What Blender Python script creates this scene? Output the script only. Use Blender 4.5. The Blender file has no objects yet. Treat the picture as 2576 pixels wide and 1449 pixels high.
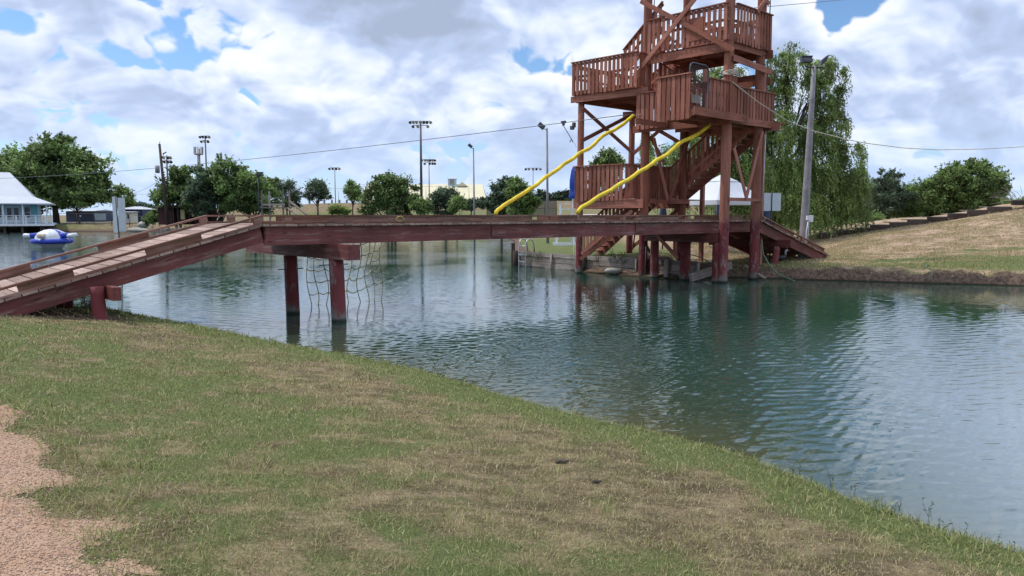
import bpy, math
import numpy as np
from mathutils import Vector

sc = bpy.context.scene
rng = np.random.default_rng(7)

# ---------------------------------------------------------------- camera
F = 1935.0; VW = 2576.0; VH = 1449.0; HOR = 541.0; EYE = 2.2
TH = math.atan((VH/2-HOR)/F)
cam = bpy.data.cameras.new('camera'); co = bpy.data.objects.new('camera', cam)
sc.collection.objects.link(co)
co.location = (0, 0, EYE); co.rotation_euler = (math.pi/2-TH, 0, 0)
cam.sensor_width = 36; cam.lens = F/VW*36; cam.clip_start = 0.05; cam.clip_end = 9000
sc.camera = co

# ---------------------------------------------------------------- sun, sky and exposure
SUN = np.array([-0.50, 0.16, 0.85]); SUN /= np.linalg.norm(SUN)
sl = bpy.data.lights.new('sun', 'SUN'); sl.energy = 2.7; sl.angle = math.radians(1.2); sl.color = (1, .95, .87)
so = bpy.data.objects.new('sun', sl); sc.collection.objects.link(so)
so.location = (-30, 10, 60); so.rotation_euler = Vector(SUN).to_track_quat('Z', 'Y').to_euler()
sc.view_settings.view_transform = 'Standard'; sc.view_settings.look = 'None'
sc.view_settings.exposure = 0.12; sc.view_settings.gamma = 1

world = bpy.data.worlds.new('World'); sc.world = world; world.use_nodes = True
wn = world.node_tree; wn.nodes.clear()
def build_sky():
    N, L = wn.nodes, wn.links
    def setin(n, i, v):
        if hasattr(v, 'is_linked') or hasattr(v, 'links'): L.new(v, n.inputs[i])
        else: n.inputs[i].default_value = v
    def M(op, a, b=None, c=None, clamp=False):
        n = N.new('ShaderNodeMath'); n.operation = op; n.use_clamp = clamp
        setin(n, 0, a)
        if b is not None: setin(n, 1, b)
        if c is not None: setin(n, 2, c)
        return n.outputs[0]
    def XYZ(x, y, z):
        n = N.new('ShaderNodeCombineXYZ'); setin(n, 0, x); setin(n, 1, y); setin(n, 2, z); return n.outputs[0]
    def SS(x, a, b):
        n = N.new('ShaderNodeMapRange'); n.interpolation_type = 'SMOOTHSTEP'
        setin(n, 0, x); n.inputs[1].default_value = a; n.inputs[2].default_value = b; return n.outputs[0]
    tc = N.new('ShaderNodeTexCoord'); sp = N.new('ShaderNodeSeparateXYZ'); L.new(tc.outputs['Generated'], sp.inputs[0])
    X, Y, Z = sp.outputs
    az = M('ARCTAN2', X, Y)
    el = M('ARCSINE', M('MAXIMUM', Z, 0.0))
    # cloud coordinates: a layer overhead seen in perspective, so cells shrink and flatten towards the horizon
    zk = M('ADD', M('MAXIMUM', Z, 0.0), .55)
    cxx = M('DIVIDE', X, zk); cyy = M('DIVIDE', Y, zk)
    def dens(off, detail, warped=True):
        v = XYZ(M('MULTIPLY', cxx, 1.0), M('ADD', M('MULTIPLY', cyy, 1.0), off), 0)
        w = N.new('ShaderNodeTexNoise'); w.noise_dimensions = '2D'; w.inputs['Scale'].default_value = 6.0; w.inputs['Detail'].default_value = 2
        L.new(v, w.inputs['Vector'])
        mix = N.new('ShaderNodeVectorMath'); mix.operation = 'MULTIPLY_ADD'
        L.new(w.outputs['Color'], mix.inputs[0]); mix.inputs[1].default_value = (.11, .09, 0); L.new(v, mix.inputs[2])
        a = N.new('ShaderNodeTexNoise'); a.noise_dimensions = '2D'; a.inputs['Scale'].default_value = 3.6; a.inputs['Detail'].default_value = detail
        a.inputs['Roughness'].default_value = .52; L.new(mix.outputs[0], a.inputs['Vector'])
        b = N.new('ShaderNodeTexVoronoi'); b.voronoi_dimensions = '2D'; b.feature = 'F1'; b.inputs['Scale'].default_value = 13.0
        b.inputs['Detail'].default_value = 1.6; b.inputs['Roughness'].default_value = .55
        L.new(mix.outputs[0], b.inputs['Vector'])
        return M('ADD', M('SUBTRACT', M('MULTIPLY', a.outputs[0], 1.45), M('MULTIPLY', b.outputs['Distance'], .34)), -.115)
    def blob(cx, cy, rx, ry, amp):
        a0 = math.atan((cx-VW/2)/F); e0 = math.atan((HOR-cy)/F)
        dx = M('DIVIDE', M('SUBTRACT', az, a0), rx/F); dy = M('DIVIDE', M('SUBTRACT', el, e0), ry/F)
        r2 = M('ADD', M('MULTIPLY', dx, dx), M('MULTIPLY', dy, dy))
        return M('MULTIPLY', M('EXPONENT', M('MULTIPLY', r2, -1.0)), amp)
    def total(bl):
        s = bl[0]
        for b in bl[1:]: s = M('ADD', s, b)
        return s
    bias = total([blob(330, 195, 210, 32, -.24), blob(110, 140, 120, 34, -.20), blob(150, 330, 90, 30, -.05), blob(2125, 60, 75, 75, -.55), blob(2075, 110, 30, 40, -.2),
                  blob(285, 110, 85, 36, .42), blob(2260, 130, 90, 90, .25), blob(1170, 195, 120, 18, -.04), blob(1480, 110, 130, 120, .16), blob(1180, 230, 160, 60, .12), blob(600, 330, 300, 20, -.03),
                  blob(700, 170, 260, 70, .20), blob(40, 190, 60, 50, .30), blob(900, 30, 500, 60, .30), blob(1800, 40, 250, 60, .2),
                  blob(2350, 260, 320, 140, .22), blob(1400, 150, 220, 120, .12), blob(200, 270, 200, 40, .12)])
    d0 = M('ADD', dens(0.0, 6), M('ADD', bias, .075))
    d1 = M('ADD', dens(-0.022, 6), M('ADD', bias, .075))
    d2 = M('ADD', dens(0.012, 6), M('ADD', bias, .075))
    cover = SS(d0, .255, .365)
    # lit rims face up and towards the light, undersides go grey
    relief = M('SUBTRACT', d1, d2)
    base = total([blob(800, 15, 460, 60, .48), blob(1080, 90, 230, 26, .35), blob(2330, 330, 340, 80, .30), blob(690, 215, 210, 26, .30), blob(2500, 130, 140, 60, .18), blob(640, 325, 280, 16, .25),
                  blob(1250, 300, 260, 60, .16), blob(200, 330, 300, 30, .15), blob(1500, 60, 120, 60, .22), blob(2300, 200, 120, 30, .12)])
    ln = N.new('ShaderNodeTexNoise'); ln.noise_dimensions = '2D'; ln.inputs['Scale'].default_value = 5.2; ln.inputs['Detail'].default_value = 3
    L.new(XYZ(M('MULTIPLY', cxx, .75), M('ADD', cyy, 4.3), 0), ln.inputs['Vector'])
    low = M('MULTIPLY', M('SUBTRACT', ln.outputs[0], .5), 1.55)
    shade = M('ADD', M('ADD', M('ADD', M('MULTIPLY', relief, .95), low), .335), M('ADD', M('MULTIPLY', base, .62), M('MULTIPLY', M('SUBTRACT', d0, .42), .55)), clamp=True)
    ramp = N.new('ShaderNodeValToRGB'); L.new(shade, ramp.inputs[0])
    cr = ramp.color_ramp; cr.elements[0].position = 0.0; cr.elements[0].color = (.88, .91, .965, 1)
    cr.elements[1].position = 1.0; cr.elements[1].color = (.36, .43, .58, 1)
    e = cr.elements.new(.28); e.color = (.69, .77, .92, 1)
    e = cr.elements.new(.60); e.color = (.46, .56, .79, 1)
    sky = N.new('ShaderNodeTexSky'); sky.sky_type = 'NISHITA'; sky.sun_disc = False
    sky.sun_elevation = math.asin(SUN[2]); sky.sun_rotation = math.atan2(SUN[0], SUN[1])
    sky.air_density = 1.0; sky.dust_density = 0.4; sky.ozone_density = 3.0
    wb = N.new('ShaderNodeVectorMath'); wb.operation = 'MULTIPLY'; L.new(sky.outputs[0], wb.inputs[0]); wb.inputs[1].default_value = (.74, .88, 1.02)
    bg1 = N.new('ShaderNodeBackground'); L.new(wb.outputs[0], bg1.inputs[0]); bg1.inputs[1].default_value = .135
    bg2 = N.new('ShaderNodeBackground'); L.new(ramp.outputs[0], bg2.inputs[0])
    # clouds higher up stand nearer to the sun and are brighter
    bg2s = M('ADD', 1.08, M('MULTIPLY', SS(el, .28, .9), CLOUD_TOP))
    L.new(bg2s, bg2.inputs[1])
    haze = N.new('ShaderNodeBackground'); haze.inputs[0].default_value = (.50, .66, .93, 1); haze.inputs[1].default_value = 1.08
    m = N.new('ShaderNodeMixShader'); L.new(cover, m.inputs[0]); L.new(bg1.outputs[0], m.inputs[1]); L.new(bg2.outputs[0], m.inputs[2])
    m2 = N.new('ShaderNodeMixShader'); L.new(M('MULTIPLY', SS(el, .15, .0), .75), m2.inputs[0])
    # (inverted range: 1 at the horizon, 0 above)
    L.new(m.outputs[0], m2.inputs[1]); L.new(haze.outputs[0], m2.inputs[2])
    out = N.new('ShaderNodeOutputWorld'); L.new(m2.outputs[0], out.inputs[0])
CLOUD_TOP = .7
build_sky()
world.cycles.sampling_method = 'MANUAL'; world.cycles.sample_map_resolution = 512

# ---------------------------------------------------------------- frames of reference
A = math.radians(42.5)
U = np.array([math.cos(A), math.sin(A), 0]); V = np.array([-math.sin(A), math.cos(A), 0])   # along / across the bridge
ZZ = np.array([0, 0, 1.0])
def P(a, b, z): return a*U + b*V + z*ZZ
def at(px, py, Y):
    """point of the place seen at that spot of the photograph, Y metres ahead"""
    x = (px-VW/2)/F; y = -(py-VH/2)/F
    r = np.array([x, math.cos(TH)+y*math.sin(TH), -math.sin(TH)+y*math.cos(TH)])
    return np.array([0, 0, EYE]) + r*(Y/r[1])
def smooth(x, a, b):
    t = np.clip((x-a)/(b-a), 0, 1); return t*t*(3-2*t)

# value noise in numpy
_perm = np.random.default_rng(3).random((256, 256))
def vnoise(x, y):
    xi = np.floor(x).astype(int); yi = np.floor(y).astype(int); fx = x-xi; fy = y-yi
    fx = fx*fx*(3-2*fx); fy = fy*fy*(3-2*fy)
    g = lambda i, j: _perm[i & 255, j & 255]
    return (g(xi, yi)*(1-fx)+g(xi+1, yi)*fx)*(1-fy) + (g(xi, yi+1)*(1-fx)+g(xi+1, yi+1)*fx)*fy
def fbm(x, y, o=4):
    s = 0; a = .5
    for k in range(o): s = s + a*vnoise(x*2**k+17*k, y*2**k+31*k); a *= .5
    return s/(1-.5**o)

# ---------------------------------------------------------------- materials
MAT = {}
def nodes_of(name):
    m = bpy.data.materials.new(name); m.use_nodes = True; nt = m.node_tree
    b = nt.nodes['Principled BSDF']; MAT[name] = m
    return m, nt, b
def node(nt, t, **kw):
    n = nt.nodes.new(t)
    for k, v in kw.items():
        if k.startswith('_'): setattr(n, k[1:], v)
        else:
            key = k.replace('__', ' ')
            n.inputs[key].default_value = v
    return n
def nmix(nt, f, a, b, mode='MIX'):
    n = nt.nodes.new('ShaderNodeMix'); n.data_type = 'RGBA'; n.blend_type = mode
    for sock, v in ((n.inputs[0], f), (n.inputs[6], a), (n.inputs[7], b)):
        if hasattr(v, 'links'): nt.links.new(v, sock)
        elif isinstance(v, (int, float)): sock.default_value = v
        else: sock.default_value = (*v, 1) if len(v) == 3 else v
    return n.outputs[2]
def nmap(nt, x, a, b, c=0., d=1.):
    n = nt.nodes.new('ShaderNodeMapRange'); n.interpolation_type = 'SMOOTHSTEP'; nt.links.new(x, n.inputs[0])
    n.inputs[1].default_value = a; n.inputs[2].default_value = b; n.inputs[3].default_value = c; n.inputs[4].default_value = d
    return n.outputs[0]
def nmath(nt, op, a, b=0.):
    n = nt.nodes.new('ShaderNodeMath'); n.operation = op
    for i, v in enumerate((a, b)):
        if hasattr(v, 'links'): nt.links.new(v, n.inputs[i])
        else: n.inputs[i].default_value = v
    return n.outputs[0]
def attr(nt, name, vec=False):
    n = nt.nodes.new('ShaderNodeAttribute'); n.attribute_name = name
    return n.outputs['Vector'] if vec else n.outputs['Fac']
def noise(nt, vec, scale, detail=4, rough=.55):
    n = nt.nodes.new('ShaderNodeTexNoise'); n.inputs['Scale'].default_value = scale
    n.inputs['Detail'].default_value = detail; n.inputs['Roughness'].default_value = rough
    if vec is not None: nt.links.new(vec, n.inputs['Vector'])
    return n.outputs[0]
def vscale(nt, vec, s):
    n = nt.nodes.new('ShaderNodeVectorMath'); n.operation = 'MULTIPLY'; nt.links.new(vec, n.inputs[0]); n.inputs[1].default_value = s
    return n.outputs[0]
def bump(nt, b, h, strength, dist):
    n = nt.nodes.new('ShaderNodeBump'); n.inputs['Strength'].default_value = strength; n.inputs['Distance'].default_value = dist
    nt.links.new(h, n.inputs['Height']); nt.links.new(n.outputs[0], b.inputs['Normal'])

def wood(name, c1, c2, worn=None, wornamt=.3, rough=.75, paint=None):
    """boards: grain runs along each piece, every piece has its own tone; worn = weathered colour in patches"""
    m, nt, b = nodes_of(name)
    lc = attr(nt, 'lc', True); rnd = attr(nt, 'rnd')
    g = noise(nt, vscale(nt, lc, (1.2, 26, 26)), 1.0, 5, .6)
    g2 = noise(nt, vscale(nt, lc, (.9, 3, 3)), 1.0, 3)
    col = nmix(nt, nmap(nt, g, .3, .72), c1, c2)
    col = nmix(nt, nmap(nt, g2, .35, .8, 0, .45), col, tuple(x*.62 for x in c1))
    geo = nt.nodes.new('ShaderNodeNewGeometry')
    if worn:
        w = noise(nt, vscale(nt, lc, (1.1, 9, 9)), 1.0, 7, .72)
        col = nmix(nt, nmath(nt, 'MULTIPLY', nmap(nt, w, .58-.12*wornamt, .66), wornamt), col, worn)
    if paint:      # lower part painted red, bare grey wood at the waterline
        sp = nt.nodes.new('ShaderNodeSeparateXYZ'); nt.links.new(geo.outputs['Position'], sp.inputs[0])
        w = noise(nt, vscale(nt, geo.outputs['Position'], (6, 6, 1.2)), 1.3, 5, .65)
        zz = nmath(nt, 'ADD', sp.outputs[2], nmath(nt, 'MULTIPLY', w, -1.0))
        pc = nmix(nt, noise(nt, geo.outputs['Position'], 3, 4), tuple(x*.8 for x in paint), tuple(x*1.15 for x in paint))
        pw = noise(nt, vscale(nt, geo.outputs['Position'], (5, 5, 1.6)), 1.6, 7, .72)
        pc = nmix(nt, nmap(nt, pw, .54, .60, 0, .8), pc, (.21, .175, .155))
        col = nmix(nt, nmap(nt, zz, 1.65, 1.35), col, pc)
        col = nmix(nt, nmap(nt, zz, -.22, -.40), col, (.16, .145, .125))
        col = nmix(nt, nmap(nt, sp.outputs[2], .10, .02), col, (.025, .028, .02))
    hv = nt.nodes.new('ShaderNodeHueSaturation'); nt.links.new(nmap(nt, rnd, 0, 1, .76, 1.2), hv.inputs['Value'])
    nt.links.new(nmap(nt, rnd, 0, 1, 1.04, .92), hv.inputs['Saturation']); nt.links.new(col, hv.inputs['Color'])
    nt.links.new(hv.outputs[0], b.inputs['Base Color']); b.inputs['Roughness'].default_value = rough
    b.inputs['Specular IOR Level'].default_value = .3
    # knots, cracks and fading streaks
    kn = nt.nodes.new('ShaderNodeTexVoronoi'); kn.inputs['Scale'].default_value = 1.0; nt.links.new(vscale(nt, lc, (1.6, 7, 7)), kn.inputs['Vector'])
    kc = nmix(nt, nmap(nt, kn.outputs['Distance'], .16, .07, 0, .7), hv.outputs[0], tuple(x*.35 for x in c1))
    ck = noise(nt, vscale(nt, lc, (.5, 34, 34)), 1.0, 2, .5)
    kc = nmix(nt, nmap(nt, ck, .70, .74, 0, .65), kc, tuple(x*.22 for x in c1))
    fd = noise(nt, vscale(nt, geo.outputs['Position'], (1.1, 1.1, .5)), 1.0, 4, .6)
    hv2 = nt.nodes.new('ShaderNodeHueSaturation'); nt.links.new(nmap(nt, fd, .3, .7, .82, 1.2), hv2.inputs['Value']); nt.links.new(kc, hv2.inputs['Color'])
    nt.links.new(hv2.outputs[0], b.inputs['Base Color'])
    bump(nt, b, nmath(nt, 'SUBTRACT', g, nmap(nt, ck, .68, .76)), .6, .005)
    return m
def plain(name, c, rough=.5, var=.12, scale=2., metal=0., spec=.5, dirt=None):
    m, nt, b = nodes_of(name)
    tc = nt.nodes.new('ShaderNodeTexCoord')
    n = noise(nt, tc.outputs['Object'], scale, 5, .6)
    col = nmix(nt, nmap(nt, n, .3, .7), tuple(x*(1-var) for x in c), tuple(min(1, x*(1+var)) for x in c))
    if dirt:
        n2 = noise(nt, tc.outputs['Object'], scale*2.7, 6, .7)
        col = nmix(nt, nmap(nt, n2, .55, .72, 0, .8), col, dirt)
    nt.links.new(col, b.inputs['Base Color']); b.inputs['Roughness'].default_value = rough
    b.inputs['Metallic'].default_value = metal; b.inputs['Specular IOR Level'].default_value = spec
    return m
def leaf(name, c1, c2, trans=.25):
    m, nt, b = nodes_of(name)
    rnd = attr(nt, 'rnd'); clump = attr(nt, 'clump')
    col = nmix(nt, rnd, c1, c2)
    hv = nt.nodes.new('ShaderNodeHueSaturation'); nt.links.new(nmap(nt, clump, 0, 1, .55, 1.55), hv.inputs['Value']); nt.links.new(col, hv.inputs['Color'])
    nt.links.new(hv.outputs[0], b.inputs['Base Color']); b.inputs['Roughness'].default_value = .55; b.inputs['Specular IOR Level'].default_value = .25
    t = nt.nodes.new('ShaderNodeBsdfTranslucent'); nt.links.new(hv.outputs[0], t.inputs[0])
    mx = nt.nodes.new('ShaderNodeMixShader'); mx.inputs[0].default_value = trans
    nt.links.new(b.outputs[0], mx.inputs[1]); nt.links.new(t.outputs[0], mx.inputs[2])
    nt.links.new(mx.outputs[0], nt.nodes['Material Output'].inputs[0])
    return m

STAIN = wood('stained_wood', (.235, .080, .050), (.36, .135, .087), worn=(.34, .20, .155), wornamt=.38)
POST = wood('stained_post', (.22, .076, .047), (.345, .132, .083), worn=(.2, .12, .1), wornamt=.35, paint=(.165, .030, .032))
BEAMRED = wood('maroon_painted_timber', (.14, .036, .032), (.205, .056, .048), worn=(.29, .20, .17), wornamt=.6, rough=.6)
DECK = wood('weathered_deck', (.29, .19, .15), (.40, .285, .23), worn=(.20, .11, .09), wornamt=.4, rough=.85)
KERB = wood('faded_kerb', (.17, .080, .055), (.30, .15, .105), worn=(.33, .24, .20), wornamt=.5, rough=.85)
GREYWOOD = wood('grey_wood', (.20, .165, .135), (.34, .29, .25), worn=(.10, .09, .07), wornamt=.5, rough=.9)
DARKWOOD = wood('dark_timber', (.05, .035, .03), (.10, .07, .055), rough=.9)
TIMBERTOP = wood('pale_sleeper', (.20, .17, .14), (.30, .26, .22), rough=.9)
REDSHED = wood('dark_red_boards', (.055, .018, .018), (.09, .03, .03), rough=.8)
BARK = wood('bark', (.055, .042, .032), (.12, .095, .075), rough=.95)
STEELPOLE = plain('weathered_pole', (.23, .22, .23), .7, .2, 3.)
GALV = plain('galvanised_steel', (.45, .46, .48), .38, .1, 6, metal=.7)
SIGNBACK = plain('aluminium_sign_back', (.55, .58, .60), .42, .06, 5, metal=.6)
BLACK = plain('black_metal', (.02, .022, .025), .5)
DARKMETAL = plain('dark_lamp_metal', (.05, .055, .065), .5)
YELLOW = plain('yellow_foam', (.74, .54, .02), .65, .16, 2.5, dirt=(.36, .25, .05))
WHITE = plain('white_paint', (.72, .73, .75), .5, .05)
ROOFW = plain('white_metal_roof', (.47, .49, .53), .45, .05, .5)
CANVAS = plain('white_canvas', (.56, .58, .63), .8, .05, 1.5)
BLUE = plain('blue_canvas', (.015, .06, .33), .75, .25, 6)
NAVY = plain('navy_siding', (.02, .035, .09), .5, .15, .7)
PALEBLUE = plain('pale_blue_siding', (.36, .50, .60), .6, .08, 1)
TEAL = plain('teal_panel', (.16, .42, .46), .6, .1, 1)
GLASSDARK = plain('dark_glass', (.02, .025, .03), .15, .2, 1)
CREAM = plain('cream_metal', (.62, .56, .37), .6, .05, .4)
CREAMWALL = plain('cream_wall', (.55, .54, .46), .6, .05, .4)
VINYLBLUE = plain('blue_vinyl', (.02, .045, .38), .3, .1, 2)
VINYLWHITE = plain('white_vinyl', (.60, .62, .63), .35, .06, 2)
VINYLTAN = plain('tan_vinyl', (.62, .50, .34), .4, .08, 2)
ROPE = plain('pale_rope', (.50, .45, .36), .9, .15, 20)
YROPE = plain('yellow_rope', (.55, .38, .10), .9, .15, 20)
NETROPE = plain('olive_net_rope', (.46, .44, .31), .9, .3, 8)
HOSE = plain('green_hose', (.10, .17, .09), .5, .1, 8)
CABLE = plain('steel_cable', (.16, .16, .17), .5, .1, 8)
STONE = plain('pale_stone', (.36, .34, .29), .9, .2, 3)
FEATHER = plain('dark_feathers', (.02, .02, .022), .6, .2, 9)
FEATHERW = plain('pale_head_feathers', (.42, .40, .40), .7, .1, 9)
BEAK = plain('beak', (.45, .12, .07), .5)

# ---------------------------------------------------------------- object helpers
col = sc.collection
def tag(o, label=None, cat=None, group=None, kind=None):
    if label: o['label'] = label
    if cat: o['category'] = cat
    if group: o['group'] = group
    if kind: o['kind'] = kind
    return o
def thing(name, loc, label, cat, group=None):
    o = bpy.data.objects.new(name, None); o.empty_display_size = .3; col.objects.link(o)
    o.location = [float(x) for x in loc]; return tag(o, label, cat, group)
def wloc(o):
    l = np.array(o.location)
    while o.parent is not None: o = o.parent; l = l+np.array(o.location)
    return l
class MB:
    """collects boxes, bars, tubes and sheets in world coordinates; build() links them as ONE mesh object"""
    def __init__(s): s.v = []; s.f = []; s.lc = []; s.r = []; s.n = 0; s.sm = []
    def add(s, v, f, lc=None, r=None, smooth=False):
        v = np.asarray(v, float)
        if lc is None: lc = v
        r = rng.random() if r is None else r
        off = rng.random(3)*40
        s.v.append(v); s.lc.append(np.asarray(lc)+off); s.r.append(np.full(len(v), r))
        s.f += [tuple(i+s.n for i in q) for q in f]; s.sm += [smooth]*len(f); s.n += len(v); return s
    def obox(s, c, ax, ay, az, r=None):
        """oriented box: centre and three half-extent vectors (ax = long axis)"""
        c, ax, ay, az = (np.asarray(q, float) for q in (c, ax, ay, az))
        la, lb, lz = (np.linalg.norm(q) for q in (ax, ay, az))
        v = []; l = []
        for i in (-1, 1):
            for j in (-1, 1):
                for k in (-1, 1): v.append(c+i*ax+j*ay+k*az); l.append((i*la, j*lb, k*lz))
        if np.dot(np.cross(ax, ay), az) > 0: f = [(0, 1, 3, 2), (4, 6, 7, 5), (0, 4, 5, 1), (2, 3, 7, 6), (0, 2, 6, 4), (1, 5, 7, 3)]
        else: f = [(2, 3, 1, 0), (5, 7, 6, 4), (1, 5, 4, 0), (6, 7, 3, 2), (4, 6, 2, 0), (3, 7, 5, 1)]
        return s.add(v, f, l, r)
    def beam(s, p, q, w, h, up=ZZ, r=None):
        """bar from p to q, w wide sideways and h tall"""
        p = np.asarray(p, float); q = np.asarray(q, float); d = q-p; n = np.linalg.norm(d)
        side = np.cross(d, up); side /= np.linalg.norm(side); u2 = np.cross(side, d/n)
        return s.obox((p+q)/2, d/2, side*w/2, u2*h/2, r)
    def box(s, x0, x1, y0, y1, z0, z1, r=None):
        return s.obox(((x0+x1)/2, (y0+y1)/2, (z0+z1)/2), ((x1-x0)/2, 0, 0), (0, (y1-y0)/2, 0), (0, 0, (z1-z0)/2), r)
    def tube(s, pts, rad, n=8, caps=True, r=None, wob=0):
        pts = np.asarray(pts, float); k = len(pts); rad = np.full(k, rad) if np.isscalar(rad) else np.asarray(rad)
        d = np.gradient(pts, axis=0); d /= np.linalg.norm(d, axis=1)[:, None]+1e-9
        up = np.array([0, 0, 1.]) if abs(d[0][2]) < .9 else np.array([1., 0, 0])
        v = []; l = []; L = 0; x = np.cross(d[0], up); x /= np.linalg.norm(x)
        for i in range(k):
            x = x-d[i]*np.dot(x, d[i]); x /= np.linalg.norm(x); y = np.cross(d[i], x)
            if i: L += np.linalg.norm(pts[i]-pts[i-1])
            for a in range(n):
                t = 2*math.pi*a/n; rr = rad[i]*(1+wob*math.sin(3*t+L*2))
                v.append(pts[i]+rr*(math.cos(t)*x+math.sin(t)*y)); l.append((L, rad[i]*math.cos(t), rad[i]*math.sin(t)))
        f = [(i*n+a, i*n+(a+1) % n, (i+1)*n+(a+1) % n, (i+1)*n+a) for i in range(k-1) for a in range(n)]
        s.add(v, f, l, r, True)
        if caps:
            b = s.n-k*n; s.f += [tuple(b+a for a in range(n-1, -1, -1)), tuple(b+(k-1)*n+a for a in range(n))]; s.sm += [False, False]
        return s
    def cyl(s, p, q, r1, r2=None, n=16, r=None, seg=1):
        p = np.asarray(p, float); q = np.asarray(q, float); r2 = r1 if r2 is None else r2
        t = np.linspace(0, 1, seg+1)[:, None]
        return s.tube(p+(q-p)*t, r1+(r2-r1)*t[:, 0], n, True, r)
    def lathe(s, c, prof, n=24, sx=1, sy=1, r=None):
        c = np.asarray(c, float); v = []
        for (rr, z) in prof:
            for a in range(n):
                t = 2*math.pi*a/n; v.append(c+(rr*math.cos(t)*sx, rr*math.sin(t)*sy, z))
        k = len(prof)
        f = [(i*n+a, i*n+(a+1) % n, (i+1)*n+(a+1) % n, (i+1)*n+a) for i in range(k-1) for a in range(n)]
        f += [tuple(range(n-1, -1, -1)), tuple((k-1)*n+a for a in range(n))]
        return s.add(v, f, None, r, True)
    def ball(s, c, r3, n=14, m=8):
        r3 = (r3, r3, r3) if np.isscalar(r3) else r3
        v = [np.array(c)+np.array(r3)*(0, 0, -1)]
        for i in range(1, m):
            ph = -math.pi/2+math.pi*i/m
            for a in range(n):
                t = 2*math.pi*a/n; v.append(np.array(c)+np.array(r3)*(math.cos(ph)*math.cos(t), math.cos(ph)*math.sin(t), math.sin(ph)))
        v.append(np.array(c)+np.array(r3)*(0, 0, 1)); e = len(v)-1
        f = [(0, 1+(a+1) % n, 1+a) for a in range(n)]
        for i in range(m-2):
            for a in range(n): f.append((1+i*n+a, 1+i*n+(a+1) % n, 1+(i+1)*n+(a+1) % n, 1+(i+1)*n+a))
        f += [(e, 1+(m-2)*n+a, 1+(m-2)*n+(a+1) % n) for a in range(n)]
        return s.add(v, f, None, None, True)
    def build(s, name, mat, parent=None, base=None):
        v = np.concatenate(s.v); o0 = wloc(parent) if parent is not None else (np.array(base, float) if base is not None else
              np.array([v[:, 0].mean(), v[:, 1].mean(), v[:, 2].min()]))
        me = bpy.data.meshes.new(name); me.from_pydata((v-o0).tolist(), [], s.f)
        a = me.attributes.new('rnd', 'FLOAT', 'POINT'); a.data.foreach_set('value', np.concatenate(s.r).astype('f'))
        a = me.attributes.new('lc', 'FLOAT_VECTOR', 'POINT'); a.data.foreach_set('vector', np.concatenate(s.lc).astype('f').ravel())
        me.polygons.foreach_set('use_smooth', s.sm); me.materials.append(mat); me.update()
        o = bpy.data.objects.new(name, me); col.objects.link(o)
        if parent is not None: o.parent = parent
        else: o.location = o0
        return o
def np_mesh(name, v, sizes, idx, mat, attrs={}, smooth=False, parent=None, base=(0, 0, 0)):
    """fast mesh from numpy arrays: vertices, polygon sizes, flat vertex indices"""
    base = wloc(parent) if parent is not None else np.array(base, float)
    me = bpy.data.meshes.new(name); me.vertices.add(len(v)); me.vertices.foreach_set('co', (v-base).astype('f').ravel())
    me.loops.add(len(idx)); me.loops.foreach_set('vertex_index', idx.astype('i'))
    me.polygons.add(len(sizes)); st = np.concatenate([[0], np.cumsum(sizes)[:-1]]).astype('i')
    me.polygons.foreach_set('loop_start', st); me.polygons.foreach_set('loop_total', sizes.astype('i'))
    if smooth: me.polygons.foreach_set('use_smooth', np.ones(len(sizes), bool))
    for k, a in attrs.items():
        at_ = me.attributes.new(k, 'FLOAT', 'POINT'); at_.data.foreach_set('value', a.astype('f'))
    me.update(calc_edges=True); me.materials.append(mat)
    o = bpy.data.objects.new(name, me); col.objects.link(o)
    if parent is not None: o.parent = parent
    else: o.location = [float(x) for x in base]
    return o
def copy_tree(o, parent=None):
    c = o.copy(); col.objects.link(c); c.parent = parent
    for ch in list(o.children): copy_tree(ch, c)
    return c

# ---------------------------------------------------------------- terrain
def seg_info(x, y, poly, closed=True):
    """distance to the polyline, inside test, and the columns 2.. interpolated at the nearest point"""
    poly = np.asarray(poly, float); n = len(poly); best = np.full(x.shape, 1e9); ins = np.zeros(x.shape, bool)
    ex = [np.zeros(x.shape) for _ in range(poly.shape[1]-2)]
    for i in range(n if closed else n-1):
        a = poly[i]; b = poly[(i+1) % n]; dx, dy = b[0]-a[0], b[1]-a[1]
        t = np.clip(((x-a[0])*dx+(y-a[1])*dy)/(dx*dx+dy*dy+1e-12), 0, 1)
        d = np.hypot(x-a[0]-t*dx, y-a[1]-t*dy); m = d < best; best = np.where(m, d, best)
        for k in range(len(ex)): ex[k] = np.where(m, a[2+k]+t*(b[2+k]-a[2+k]), ex[k])
        c = ((a[1] > y) != (b[1] > y)) & (x < dx*(y-a[1])/(dy if dy else 1e-12)+a[0]); ins ^= c
    return best, ins, ex
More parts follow.
